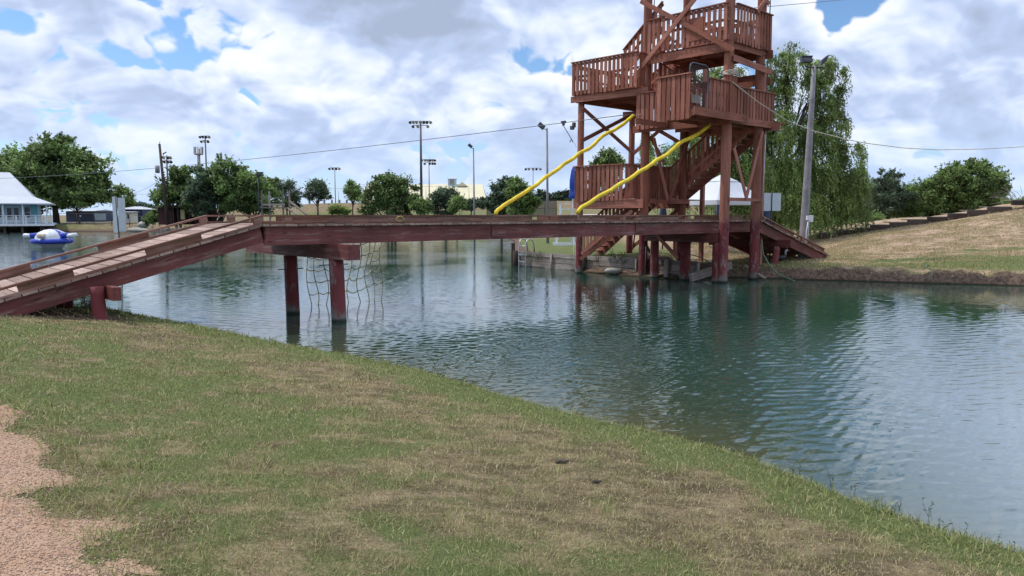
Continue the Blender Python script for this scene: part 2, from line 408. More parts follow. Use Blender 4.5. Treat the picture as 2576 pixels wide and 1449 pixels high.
POND = [(-120, 40, .5, 1), (-45, 24, .5, .6), (-20, 18.5, .5, .4), (-12, 16.4, .5, .3), (-9.7, 15.6, .48, .3), (-8.6, 15.25, .46, .3),
        (-7.3, 14.5, .48, .25), (-6.5, 14.0, .42, .25), (-5.45, 13.45, .35, .22), (-4.6, 12.95, .27, .2), (-3.75, 12.45, .2, .2), (-2.5, 11.65, .15, .2),
        (-1.2, 10.6, .12, .2), (-.13, 9.3, .1, .2), (.95, 8.05, .1, .2), (1.65, 7.45, .1, .2), (2.22, 6.75, .1, .2), (2.67, 5.8, .1, .2),
        (3.08, 5.15, .1, .2), (3.38, 4.85, .1, .2), (4.2, 4.2, .1, .2), (6, 3.2, .1, .2), (10, 2, .1, .2), (20, 3, .2, .3), (45, 8, .3, .5),
        (46, 21, .3, .6), (30, 22.6, .37, .8), (16, 23.7, .37, .55), (13.1, 24.7, .37, .5), (11.5, 25.5, .37, .5), (9.6, 26.05, .38, 1.0),
        (8.2, 26.7, .38, 1.7), (7.0, 26.9, .38, 1.5), (5.75, 25.95, .6, 1.5), (4.25, 27.3, .6, 1.6), (2.75, 29.3, .6, 1.5), (2.2, 30.95, .6, .3), (.27, 33.7, .6, .12), (.3, 36, .6, .5),
        (0, 45, .5, .8), (0, 67, .5, 1), (-2, 85, .6, 1), (-8, 100, .9, 2), (-47, 102, .9, 2.2), (-68, 102, .9, 2), (-110, 95, .9, 2), (-130, 60, .5, 2)]
def height(x, y):
    d, ins, (lip, lw) = seg_info(x, y, POND)
    near = smooth(y, 21, 17)
    farw = smooth(y, 60, 90)
    h = lip*smooth(d, 0, lw) + near*np.minimum(.085*np.maximum(0, d-.3), np.maximum(0, .72-lip))
    h = h + (1-near)*(1-farw)*np.minimum(.02*d, .5)
    h = h + farw*np.minimum(.012*d, .7)
    # dry hill on the right with its crest beyond the timber steps
    hx_ = np.clip(x-13.2, 0, 21); hill = (.118*hx_+.0022*hx_**2)*smooth(hx_, -1, 5)*smooth(y, 26.0, 38.5)*smooth(y, 62, 39.5)*(x > 5)*smooth(x, 120, 50)
    hill = hill*smooth(d, .3, 4)
    h = h+hill
    # far berm
    h = h + 2.6*np.exp(-((y-150)/14.0)**2)*smooth(x, -75, -50)*smooth(x, 60, 20)
    h = h + .8*smooth(y, 95, 125)*smooth(x, -60, -10)
    h = h + (fbm(x*1.7, y*1.7, 3)-.5)*.05*smooth(d, .2, 1.2) + (fbm(x*.35+9, y*.35, 2)-.5)*.12*smooth(d, .5, 3)
    h = h + (1-near)*(1-farw)*(x > 6.5)*(fbm(x*2.1+5, y*2.1, 4)-.5)*.42*smooth(d, 0, .35)*smooth(d, 1.6, .8)
    h = np.where(ins, -np.minimum(.25+d*.5, 1.5), h-.03)
    return h, d, ins
def zat(x, y): return float(height(np.array([float(x)]), np.array([float(y)]))[0][0])

def axis(parts):
    out = [parts[0][0]]
    for a, b, s in parts:
        n = max(1, int(round((b-a)/s))); out += list(a+(b-a)*(np.arange(1, n+1)/n))
    return np.array(out)
gx = axis([(-3500, -400, 300), (-400, -130, 20), (-130, -40, 3), (-40, -14, .8), (-14, 6, .13), (6, 18, .25), (18, 45, .6), (45, 120, 4), (120, 400, 20), (400, 3500, 300)])
gy = axis([(-300, -20, 30), (-20, 0, 1.5), (0, 3, .3), (3, 17, .13), (17, 24, .4), (24, 34, .2), (34, 50, .5), (50, 100, 2), (100, 180, 2.5), (180, 500, 30), (500, 4500, 400)])
GX, GY = np.meshgrid(gx, gy, indexing='ij')
GZ, GD, GI = height(GX, GY)
nx, ny = GX.shape
idx = np.arange(nx*ny).reshape(nx, ny)
quads = np.stack([idx[:-1, :-1], idx[1:, :-1], idx[1:, 1:], idx[:-1, 1:]], -1).reshape(-1)
def dryness(x, y, d):
    near = smooth(y, 21, 17)
    dn = .43+1.05*(fbm(x*.55+3, y*.55+1, 4)-.50)+1.25*(fbm(x*3.1, y*3.1, 3)-.5) + .35*np.exp(-((d-1.7)/.8)**2)
    dn = dn*smooth(d, .35, 1.1)+.02
    hillw = smooth(y, 24, 28)*smooth(x, 4, 10)*smooth(y, 75, 50)
    dh = .98-1.0*np.exp(-((y-27.2)/2.3)**2)*(.25+1.2*fbm(x*.4, y*.4))-.5*np.exp(-((x-19)/5)**2-((y-30.5)/1.8)**2) + 1.5*(fbm(x*.55+y*.2, y*1.5, 4)-.52)
    df = .45+1.3*(fbm(x*.06, y*.10, 4)-.45)
    df = np.where(y > 135, .95, df)
    lawn = smooth(y, 29, 31)*smooth(y, 60, 45)*smooth(x, 11, 7)
    v = near*dn+(1-near)*(hillw*dh+(1-hillw)*(df*(1-lawn)+lawn*(.15+.5*(fbm(x*.4, y*.4)-.3))))
    return np.clip(v, 0, 1)
mud = np.where(GY > 21, smooth(GD, .9, .25), smooth(GD, .22, .05)*.8)
mud = np.maximum(mud, np.where((GX > 5) & (GX < 12) & (GY > 20) & (GY < 30), smooth(GD, 3.2, 1.2)*smooth(GX, 11.5, 8.8), 0))
# trodden bare soil at the foot of the near ramp
mud = np.maximum(mud, .85*smooth(np.hypot((GX+9.0)/3.2, (GY-12.9)/1.0), 1.15, .6)*np.clip(.3+1.4*fbm(GX*1.3, GY*1.3), 0, 1))
mud = np.where(GI, 1, mud)
m, nt, b = nodes_of('ground')
geo = nt.nodes.new('ShaderNodeNewGeometry'); pos = geo.outputs['Position']
dry = attr(nt, 'dry'); md = attr(nt, 'mud')
n1 = noise(nt, pos, 9, 6, .7); n2 = noise(nt, pos, 60, 4, .7); n3 = noise(nt, vscale(nt, pos, (1.0, 2.0, 1.0)), 1.9, 9, .74)
dd = nmath(nt, 'ADD', nmath(nt, 'ADD', dry, nmath(nt, 'MULTIPLY', nmath(nt, 'SUBTRACT', n1, .5), .8)), nmath(nt, 'MULTIPLY', nmath(nt, 'SUBTRACT', n3, .5), 1.3))
g = nmix(nt, nmap(nt, n2, .3, .7), (.075, .10, .034), (.17, .20, .072))
dr = nmix(nt, nmap(nt, n2, .3, .7), (.20, .15, .085), (.42, .33, .20))
dr = nmix(nt, nmap(nt, n3, .40, .62), (.115, .085, .05), dr)
c = nmix(nt, nmap(nt, dd, .25, .8), g, dr)
snd = smoothsand = nmap(nt, attr(nt, 'sand'), 0, 1)
dr2 = nmix(nt, nmap(nt, n3, .36, .62), (.20, .155, .085), nmix(nt, nmap(nt, n2, .3, .7), (.40, .27, .185), (.60, .43, .315)))
c = nmix(nt, nmath(nt, 'MULTIPLY', snd, nmap(nt, dd, .30, .68)), c, dr2)
soil = nmix(nt, nmap(nt, n1, .3, .7), (.055, .038, .028), (.22, .15, .11))
c = nmix(nt, nmap(nt, nmath(nt, 'ADD', md, nmath(nt, 'MULTIPLY', nmath(nt, 'SUBTRACT', n1, .5), .6)), .35, .65), c, soil)
sp = nt.nodes.new('ShaderNodeSeparateXYZ'); nt.links.new(pos, sp.inputs[0])
c = nmix(nt, nmap(nt, sp.outputs[2], .07, .01), c, (.035, .03, .018))
nt.links.new(c, b.inputs['Base Color']); b.inputs['Roughness'].default_value = .95; b.inputs['Specular IOR Level'].default_value = .1
hh = nmath(nt, 'ADD', nmath(nt, 'MULTIPLY', n1, 1.0), nmath(nt, 'MULTIPLY', n2, .35))
hh = nmath(nt, 'ADD', hh, nmath(nt, 'MULTIPLY', n3, 1.0))
bump(nt, b, hh, .9, .06)
ground = np_mesh('ground', np.stack([GX, GY, GZ], -1).reshape(-1, 3), np.full((nx-1)*(ny-1), 4), quads, m,
                 {'dry': dryness(GX, GY, GD).ravel(), 'mud': mud.ravel(), 'sand': (smooth(GY, 23, 27)*smooth(GX, 4, 10)*smooth(GY, 70, 50)).ravel()}, smooth=True)
tag(ground, kind='structure')

# ---------------------------------------------------------------- water
WAVE_SLOPE = .016
m, nt, b = nodes_of('pond_water')
geo = nt.nodes.new('ShaderNodeNewGeometry'); pos = geo.outputs['Position']
sh = attr(nt, 'shallow')
c = nmix(nt, sh, (.012, .045, .032), (.060, .068, .030))
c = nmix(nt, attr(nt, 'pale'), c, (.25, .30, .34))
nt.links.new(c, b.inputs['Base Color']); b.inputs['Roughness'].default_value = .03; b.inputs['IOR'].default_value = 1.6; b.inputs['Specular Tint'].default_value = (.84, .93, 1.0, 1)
rot = nt.nodes.new('ShaderNodeMapping'); rot.inputs['Rotation'].default_value = (0, 0, math.radians(-20)); rot.inputs['Scale'].default_value = (1.0, 2.9, 1)
nt.links.new(pos, rot.inputs['Vector'])
w1 = noise(nt, rot.outputs[0], 4.2, 3, .55)
w2 = noise(nt, rot.outputs[0], 11, 2, .5)
calm = noise(nt, pos, .22, 2, .5)
amp = nmath(nt, 'MULTIPLY', nmap(nt, calm, .35, .65, .45, 1.25), attr(nt, 'wind'))
amp = nmath(nt, 'MULTIPLY', amp, nmath(nt, 'ADD', 1.0, nmath(nt, 'MULTIPLY', attr(nt, 'far'), 4.5)))
hgt = nmath(nt, 'MULTIPLY', nmath(nt, 'ADD', w1, nmath(nt, 'MULTIPLY', w2, .36)), amp)
bump(nt, b, hgt, 1.0, .0022)
# the surface itself is modelled: small wind waves as real geometry, finer close by
ty = np.concatenate([axis([(3.0, 16, .032), (16, 32, .055)]), 32*np.exp(np.linspace(0, math.log(112/32.), 420))[1:]]); tt_ = np.linspace(-.95, .95, 1150)
WY = ty[None, :]+0*tt_[:, None]; WX = tt_[:, None]*(WY+2.5)
_, WD, WI = height(WX, WY)
wind = .50-.22*smooth(WX, 6, 11)*smooth(WY, 22, 14)+1.35*np.exp(-((WX-.8)/4.2)**2-((WY-11.0)/4.5)**2)+.8*np.exp(-((WX-6)/3.5)**2-((WY-9)/4)**2)+.35*np.exp(-((WX-3)/4)**2-((WY-21)/4)**2)
wind = wind*(.55+.9*fbm(WX*.16+3, WY*.16, 3))
wr = np.random.default_rng(11); ZW = WX*0
cell = np.gradient(WY, axis=1)
for k in range(38):
    lam = .080*(3.9**(wr.random()**1.25)); th_ = math.radians(112)+wr.normal(0, .48); kx, ky = math.cos(th_)*2*math.pi/lam, math.sin(th_)*2*math.pi/lam
    s = WAVE_SLOPE*lam/(2*math.pi)*wr.uniform(.6, 1.3); ph = wr.random()*6.28
    loc_ = .35+1.3*vnoise(WX*(.5/lam)*.35+k*7, WY*(.5/lam)*.35+k*3)
    ZW += s*loc_*np.sin(kx*WX+ky*WY+ph)*smooth(lam/cell, 2.0, 3.5)
ZW = ZW*wind*smooth(WD, 0, .25)
n1_, n2_ = WX.shape; ii = np.arange(n1_*n2_).reshape(n1_, n2_)
wq = np.stack([ii[:-1, :-1], ii[1:, :-1], ii[1:, 1:], ii[:-1, 1:]], -1).reshape(-1)
nearm = smooth(WY, 20, 14)
VV = np.stack([WX, WY, ZW], -1).reshape(-1, 3); nb_ = len(VV)
VV = np.concatenate([VV, [(-450, -6, -.035), (70, -6, -.035), (70, 115, -.035), (-450, 115, -.035)]])
wq = np.concatenate([wq, [nb_, nb_+1, nb_+2, nb_+3]])
pad = lambda q_: np.concatenate([q_.ravel(), np.zeros(4)])
water = np_mesh('pond_water', VV, np.full(len(wq)//4, 4), wq, m,
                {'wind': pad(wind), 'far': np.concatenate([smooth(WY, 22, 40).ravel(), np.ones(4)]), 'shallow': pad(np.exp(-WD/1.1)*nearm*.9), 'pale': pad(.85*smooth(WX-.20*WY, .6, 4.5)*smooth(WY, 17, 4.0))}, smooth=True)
tag(water, kind='structure')

# ---------------------------------------------------------------- gravel path
PATHP = [(-4.62, 6.85), (-4.1, 6.36), (-3.9, 6.0), (-3.35, 5.5), (-2.72, 4.86), (-2.95, 4.62), (-2.55, 4.38), (-2.16, 4.15), (-1.88, 3.70), (-1.60, 3.35), (-1.15, 2.5), (-1, 0), (-1, -8),
         (-12, -8), (-12, 9.2), (-8, 8.6), (-6, 7.4)]
def on_path(x, y):
    d, ins, _ = seg_info(x, y, PATHP); s = np.where(ins, d, -d)
    return s + (fbm(x*1.9, y*1.9, 2)-.5)*.45 + (fbm(x*14, y*14, 2)-.5)*.12
px_ = axis([(-12, -6, .15), (-6, -.8, .05)]); py_ = axis([(-8, 2.5, .4), (2.5, 9.2, .05)])
PX, PY = np.meshgrid(px_, py_, indexing='ij'); PZ, _, _ = height(PX, PY); S = on_path(PX, PY)
n1_, n2_ = PX.shape; ii = np.arange(n1_*n2_).reshape(n1_, n2_)
q = np.stack([ii[:-1, :-1], ii[1:, :-1], ii[1:, 1:], ii[:-1, 1:]], -1).reshape(-1, 4)
keep = S.ravel()[q].min(1) > 0
m, nt, b = nodes_of('gravel')
geo = nt.nodes.new('ShaderNodeNewGeometry'); pos = geo.outputs['Position']
vo = nt.nodes.new('ShaderNodeTexVoronoi'); vo.inputs['Scale'].default_value = 120; vo.inputs['Randomness'].default_value = 1; nt.links.new(pos, vo.inputs['Vector'])
cr = nt.nodes.new('ShaderNodeSeparateColor'); nt.links.new(vo.outputs['Color'], cr.inputs[0])
c = nmix(nt, cr.outputs[0], (.38, .225, .135), (.55, .37, .25))
c = nmix(nt, nmap(nt, noise(nt, pos, 1.2, 5, .65), .45, .65, 0, .55), c, (.42, .24, .14))
nt.links.new(c, b.inputs['Base Color']); b.inputs['Roughness'].default_value = .95
bump(nt, b, nmath(nt, 'SUBTRACT', 1.0, vo.outputs['Distance']), .9, .012)
q = q[keep]
path = np_mesh('gravel_path', np.stack([PX, PY, PZ+.005], -1).reshape(-1, 3), np.full(len(q), 4), q.ravel(), m, smooth=True)
tag(path, kind='structure')
m, nt, b = nodes_of('gravel_stone')
rr = attr(nt, 'rnd'); c = nmix(nt, rr, (.30, .175, .11), (.58, .42, .31))
nt.links.new(c, b.inputs['Base Color']); b.inputs['Roughness'].default_value = .9
N = 42000
sx_ = rng.uniform(-4.9, -1.0, N); sy_ = 3.0+4.2*rng.random(N)**1.3; k = on_path(sx_, sy_) > -.30*rng.random(N)**3.0; sx_, sy_ = sx_[k], sy_[k]; N = len(sx_)
sz_, _, _ = height(sx_, sy_); R = rng.uniform(.003, .0095, N)[:, None, None]
oct_ = np.array([(1, 0, 0), (0, 1, 0), (-1, 0, 0), (0, -1, 0), (0, 0, .6), (0, 0, -.6)], float)[None]*rng.uniform(.6, 1.2, (N, 6, 3))
ang = rng.random(N)*6.28; ca, sa = np.cos(ang), np.sin(ang)
ox = oct_[..., 0]*ca[:, None]-oct_[..., 1]*sa[:, None]; oy = oct_[..., 0]*sa[:, None]+oct_[..., 1]*ca[:, None]
vv = np.stack([ox, oy, oct_[..., 2]], -1)*R+np.stack([sx_, sy_, sz_+.007], -1)[:, None]
tri = np.array([(0, 1, 4), (1, 2, 4), (2, 3, 4), (3, 0, 4), (1, 0, 5), (2, 1, 5), (3, 2, 5), (0, 3, 5)])
ff = (tri[None]+(np.arange(N)*6)[:, None, None]).reshape(-1)
st = np_mesh('gravel', vv.reshape(-1, 3), np.full(N*8, 3), ff, m, {'rnd': np.repeat(rng.random(N), 6)})
tag(st, 'loose pinkish tan gravel spread over the path at the lower left', 'gravel', kind='stuff')

# ---------------------------------------------------------------- grass
m, nt, b = nodes_of('grass_blades')
rr = attr(nt, 'rnd'); dd = attr(nt, 'dry')
g = nmix(nt, rr, (.110, .155, .036), (.34, .40, .125)); d_ = nmix(nt, rr, (.25, .18, .095), (.66, .53, .33))
c = nmix(nt, dd, g, d_)
nt.links.new(c, b.inputs['Base Color']); b.inputs['Roughness'].default_value = .6; b.inputs['Specular IOR Level'].default_value = .25
t = nt.nodes.new('ShaderNodeBsdfTranslucent'); nt.links.new(c, t.inputs[0]); mx = nt.nodes.new('ShaderNodeMixShader'); mx.inputs[0].default_value = .3
nt.links.new(b.outputs[0], mx.inputs[1]); nt.links.new(t.outputs[0], mx.inputs[2]); nt.links.new(mx.outputs[0], nt.nodes['Material Output'].inputs[0])
def blades(x, y, z, h, w, lean, drya, name, ztilt=None):
    N = len(x); a = rng.random(N)*6.283; la = rng.random(N)*6.283
    c_, s_ = np.cos(a)*w/2, np.sin(a)*w/2; lx, ly = np.cos(la)*lean*h, np.sin(la)*lean*h
    hz = h*np.sqrt(np.clip(1-lean**2, .08, 1))
    B = np.stack([x, y, z], -1)
    v = np.stack([B+np.stack([-c_, -s_, 0*z-.004], -1), B+np.stack([c_, s_, 0*z-.004], -1),
                  B+np.stack([c_*.8+lx*.35, s_*.8+ly*.35, hz*.62], -1), B+np.stack([-c_*.8+lx*.35, -s_*.8+ly*.35, hz*.62], -1),
                  B+np.stack([lx, ly, hz], -1)], 1).reshape(-1, 3)
    f = np.array([0, 1, 2, 3, 3, 2, 4])[None]+(np.arange(N)*5)[:, None]
    return np_mesh(name, v, np.tile([4, 3], N), f.ravel(), MAT['grass_blades'], {'rnd': np.repeat(rng.random(N), 5), 'dry': np.repeat(drya, 5)})
def scatter(N, x0, x1, y0, y1, dens):
    x = rng.uniform(x0, x1, N); y = rng.uniform(y0, y1, N)
    # only the wedge the photograph looks into, with a margin
    k = (np.abs(x) < .84*y+1.7) & (rng.random(N) < dens(x, y)); return x[k], y[k]
def lawn():
    x, y = scatter(LAWN_N, -11, 5.5, 2.2, 17.5, lambda x, y: np.clip((4.2/np.hypot(x, y))**1.35, .10, 1))
    z, d, ins = height(x, y); s = on_path(x, y)
    bare = .75*smooth(np.hypot((x+9.0)/3.2, (y-12.9)/1.0), 1.1, .7)
    patch = fbm(x*1.4+40, y*1.4+7, 3)
    k = (~ins) & (d > .03) & (s < .22*rng.random(len(x))**2.2) & (rng.random(len(x)) > bare) & (rng.random(len(x)) > smooth(patch, .36, .26)*.5)
    x, y, z, d, s = x[k], y[k], z[k], d[k], s[k]
    dr = dryness(x, y, d)
    edge = smooth(s, -.55, -.05)
    dr = dr*(1-edge*.75)
    isdry = (rng.random(len(x)) < np.clip(.16+dr*.72, 0, 1)).astype(float)
    dv = np.clip(isdry*rng.uniform(.55, 1, len(x))+(1-isdry)*rng.uniform(0, .35, len(x)), 0, 1)
    tuft = .50+.8*fbm(x*4, y*4, 2)+1.1*smooth(fbm(x*6+9, y*6, 2), .66, .80)
    h = rng.gamma(6, .0054, len(x))*tuft*(1+.7*edge)*(1+.25*smooth(d, .8, .2))
    dist = np.hypot(x, y); w = .0027+.00095*np.maximum(0, dist-3)
    o = blades(x, y, z, h, w*rng.uniform(.7, 1.3, len(x)), np.where(rng.random(len(x)) < .3, rng.uniform(.93, .995, len(x)), np.clip(rng.normal(.70, .22, len(x)), .1, .985)), dv, 'lawn_grass')
    tag(o, 'short patchy green and straw coloured grass on the near bank', 'grass', kind='stuff')
LAWN_N = 1450000
lawn()
def far_grass():
    x = rng.uniform(5, 22, 45000); y = rng.uniform(23, 33, 45000); z, d, ins = height(x, y)
    k = (~ins) & (d > .3) & (d < 6) & (rng.random(len(x)) < np.exp(-d/1.6)); x, y, z, d = x[k], y[k], z[k], d[k]
    k = ~((x < 10.3) & (d < 2.4)); x, y, z, d = x[k], y[k], z[k], d[k]
    dr = dryness(x, y, d)
    o = blades(x, y, z, rng.uniform(.04, .11, len(x)), rng.uniform(.010, .022, len(x)), rng.uniform(.2, .9, len(x)), np.clip(.25+dr*rng.uniform(.3, 1, len(x)), 0, 1), 'bank_grass')
    tag(o, 'rough grass overhanging the muddy lip of the far right bank', 'grass', kind='stuff')
far_grass()

def hill_grass():
    x = rng.uniform(8, 30, 190000); y = rng.uniform(26.5, 41, 190000); k = (x/y < .8) & (x/y > .22); x, y = x[k], y[k]
    z, d, ins = height(x, y); g_ = fbm(x*.9, y*1.6, 3); k = (~ins) & (d > .6) & (rng.random(len(x)) < .15+1.2*smooth(g_, .38, .66)); x, y, z, d = x[k], y[k], z[k], d[k]
    dr = dryness(x, y, d); dv = np.clip((rng.random(len(x)) < .45+.6*dr)*rng.uniform(.6, 1, len(x)), 0, 1)
    o = blades(x, y, z, rng.uniform(.04, .12, len(x)), rng.uniform(.008, .018, len(x)), rng.uniform(.5, .97, len(x)), dv, 'hill_grass')
    tag(o, 'sparse dry grass on the bare tan slope at the right', 'grass', kind='stuff')
hill_grass()

# ---------------------------------------------------------------- footbridge
def ray(px, py):
    x = (px-VW/2)/F; y = -(py-VH/2)/F
    return np.array([x, math.cos(TH)+y*math.sin(TH), -math.sin(TH)+y*math.cos(TH)])
E0 = np.array([0, 0, EYE])
def on_u(px, py, u0): r = ray(px, py); return E0+r*(u0/r.dot(U))
def on_v(px, py, v0): r = ray(px, py); return E0+r*(v0/r.dot(V))

SL, SR = .264, .268
def zdeck(u):
    if u < 6.5: return 2.02-(6.5-u)*SL
    if u > 24.95: return 2.02-(u-24.95)*SR
    return 2.02
br = thing('footbridge', P(15.5, 15.6, 0), 'long dark red timber footbridge with sloping ramps crossing the pond and passing under the tower', 'bridge')
def planks(name, u0, u1, v0, v1, pitch, parent, mat):
    mb = MB(); u = u0
    while u < u1-.02:
        w = pitch-.012; um = u+w/2; z = zdeck(um)
        dz = (zdeck(um+.05)-zdeck(um-.05))/.1; ax = (V*(v1-v0)/2); ay = (U+ZZ*dz); ay = ay/np.linalg.norm(ay)*w/2
        nz = np.cross(ay, ax); nz /= np.linalg.norm(nz); nz *= np.sign(nz[2])
        j = rng.normal(0, .018)
        mb.obox(P(um, (v0+v1)/2+j, z-.02+rng.normal(0, .002)), ax, ay, nz*.019); u += pitch
    return mb.build(name, mat, parent)
planks('deck', 6.5, 24.95, 14.16, 17.04, .148, br, DECK)
planks('ramp_deck', .35, 6.48, 14.16, 17.04, .235, br, DECK)
planks('ramp_deck', 24.97, 30.25, 14.16, 17.04, .148, br, DECK)
for v0 in (14.30, 15.6, 16.90):
    MB().beam(P(6.58, v0, 1.795), P(22.9, v0, 1.795), .09, .37).build('beam', BEAMRED, br)
    MB().beam(P(22.93, v0+.03, 1.80), P(25.0, v0+.03, 1.80), .09, .36).build('beam', BEAMRED, br)
    a, b_ = 6.50, .55
    MB().beam(P(a, v0, zdeck(a)-.20), P(b_, v0, zdeck(b_)-.19), .08, .30).build('ramp_beam', BEAMRED, br)
    a, b_ = 25.0, 30.2
    MB().beam(P(a, v0, zdeck(a)-.235), P(b_, v0, zdeck(b_)-.20), .08, .36).build('ramp_beam', BEAMRED, br)
for u0 in (12.6, 18.2):
    MB().beam(P(u0-.22, 14.235, 1.80), P(u0+.22, 14.235, 1.80), .02, .26).build('splice_plate', BEAMRED, br)
    for k in (-.15, -.05, .05, .15):
        for z in (1.72, 1.88): MB().cyl(P(u0+k, 14.22, z), P(u0+k, 14.205, z), .014, n=6).build('bolt', BLACK, br)
def board(parent, name, ua, ub, v0, w, zo, h, mat):
    """kerb piece following the deck from ua to ub, zo above it"""
    MB().beam(P(ua, v0, zdeck(ua)+zo), P(ub, v0, zdeck(ub)+zo), w, h).build(name, mat, parent)
for v0, segs in ((14.23, [(2.42, 3.22), (4.36, 5.33), (7.9, 10.62), (10.66, 13.72), (14.72, 16.55), (17.95, 20.05), (20.95, 22.6), (23.0, 23.6)]),
                 (16.97, [(2.1, 3.12), (4.3, 5.27), (8.1, 9.6), (9.9, 12.4), (12.45, 15.0), (16.6, 18.9), (19.3, 21.2), (22.2, 24.6)])):
    for a, b_ in ((.5, 6.49), (6.5, 12.4), (12.42, 18.3), (18.32, 24.95), (24.97, 29.9)):
        if v0 < 15 and a in (6.5,): b_ = 12.4
        board(br, 'kerb_rail', a, b_, v0, .10, .165, .038, KERB)
    for a, b_ in ((.6, 3.4), (3.42, 6.49), (6.5, 12.0), (12.02, 17.7), (17.72, 24.95), (24.97, 30.2)):
        board(br, 'kerb_strip', a, b_, v0, .09, .022, .04, KERB)
    for a, b_ in segs: board(br, 'kerb_board', a, b_, v0+(.0 if v0 < 15 else 0), .04, .093, .10 if a > 6 else .10, KERB)
    for a, b_ in ((25.9, 27.4), (28.6, 29.9)): board(br, 'kerb_board', a, b_, v0, .04, .093, .10, KERB)
    for a in (.7, 1.55, 6.33, 6.95, 14.35, 17.3, 20.5, 23.9, 25.1, 28.0): board(br, 'kerb_block', a, a+.16, v0, .09, .093, .10, KERB)
# bents: cross timbers on round piles
def cross(u0, va, vb, z0, z1, w=.28): MB().beam(P(u0, va, (z0+z1)/2), P(u0, vb, (z0+z1)/2), w, z1-z0).build('cross_timber', BEAMRED, br)
def pile(u0, v0, z0, z1, r, lean=(0, 0)):
    MB().cyl(P(u0+lean[0], v0+lean[1], z0), P(u0, v0, z1), r*1.04, r*.97, 20, seg=6).build('pile', POST, br)
cross(8.05, 13.45, 18.25, 1.30, 1.607)
pile(8.05, 14.17, -1.2, 1.30, .155, (.05, -.05)); pile(7.95, 16.0, -1.2, 1.30, .15, (.05, 0))
cross(21.9, 13.95, 16.85, 1.30, 1.607)
for v0, r in ((14.02, .13), (15.22, .18), (16.5, .15)): pile(21.9, v0, -1.2, 1.30, r)
cross(3.70, 13.62, 16.9, .80, 1.02, .13)
pile(3.50, 14.02, .25, 1.02, .11, (.03, -.08)); pile(3.47, 16.1, .25, 1.02, .14)
cross(26.4, 13.75, 17.2, 1.03, 1.3, .2)
pile(26.35, 14.3, .1, 1.03, .12, (-.25, 0)); pile(26.35, 16.8, .1, 1.03, .14)
MB().cyl(P(8.0, 14.17, 1.18)-U*.33, P(8.0, 14.17, 1.18)+U*.33, .012, n=6).build('bolt', BLACK, br)
MB().cyl(P(7.95, 16.0, 1.0)-U*.30, P(7.95, 16.0, 1.0)+U*.30, .012, n=6).build('bolt', BLACK, br)

# ---------------------------------------------------------------- tower
tw = thing('wooden_tower', P(23, 16.6, 0), 'tall red stained timber tower with railed platforms and stairs over the water', 'tower')
POSTS = {'a': (22.05, 13.84, .155), 'b': (23.97, 13.84, .155), 'c': (22.08, 17.12, .15), 'g': (24.35, 17.1, .14), 'd': (21.55, 19.75, .125), 'e': (24.75, 19.9, .125)}
for k, (u0, v0, r) in POSTS.items():
    top = {'d': 6.36, 'e': 6.3}.get(k, 12.4)
    MB().cyl(P(u0-.04, v0, -1.0 if k != 'e' else .2), P(u0+.05, v0, top), r*1.06, r*.94, 22, seg=10).build('post', POST, tw)
for u0, v0, z1 in ((25.65, 17.1, 8.6), (25.65, 14.6, 7.4), (25.65, 18.3, 4.4)):
    MB().beam(P(u0, v0, .2), P(u0, v0, z1), .14, .14, up=U).build('post', STAIN, tw)
def bar(name, p, q, w, h, mat=None): return MB().beam(p, q, w, h).build(name, mat or STAIN, tw)
def floor(u0, u1, v0, v1, z, name='platform'):
    mb = MB(); u = u0
    while u < u1-.03:
        w = min(.135, u1-u); mb.obox(P(u+w/2, (v0+v1)/2, z-.02), V*(v1-v0)/2, U*w/2, ZZ*.019); u += .142
    mb.beam(P((u0+u1)/2, v0+.05, z-.11), P((u0+u1)/2, v1-.05, z-.11), .04, .14)
    return mb.build(name, STAIN, tw)
def railing(p, q, zlo, zhi, side=ZZ*0, inner=False, pitch=.2, pw=.118, cap=True, name='railing', mid=.55, skip=(), jit=.012):
    """picket railing from p to q (plan points), heights above p.z / q.z"""
    p = np.asarray(p, float); q = np.asarray(q, float); d = q-p; L = np.linalg.norm(d[:2]); t = d/L
    th = np.array([t[0], t[1], 0]); n = np.cross(th, ZZ)*-1
    mb = MB(); k = int(L/pitch)
    mb.beam(p+ZZ*(zhi-.02), q+ZZ*(zhi-.02), .10, .038)
    mb.beam(p+ZZ*(zhi-.10)-side*.045, q+ZZ*(zhi-.10)-side*.045, .035, .09)
    mb.beam(p+ZZ*(zlo+mid*(zhi-zlo))-side*.045, q+ZZ*(zlo+mid*(zhi-zlo))-side*.045, .035, .085)
    mb.beam(p+ZZ*(zlo+.10)-side*.045, q+ZZ*(zlo+.10)-side*.045, .035, .13)
    for i in range(k+1):
        s = (i+.5)*L/(k+1)
        if any(a < s < b for a, b in skip): continue
        c = p+t*s; z0 = zlo+rng.normal(0, jit); z1 = zhi-.045
        ang = rng.normal(0, .006)
        mb.obox(c+ZZ*(z0+z1)/2+side*.0, ZZ*(z1-z0)/2+th*ang, th*pw/2, n*.011)
    if inner:      # second row of pickets on the inside, closing the gaps
        for i in range(k):
            c = p+t*(i+1)*L/(k+1)-side*.085; mb.obox(c+ZZ*((zlo+zhi)/2+.02), ZZ*((zhi-zlo)/2-.12), th*.05, n*.011)
    return mb.build(name, STAIN, tw)
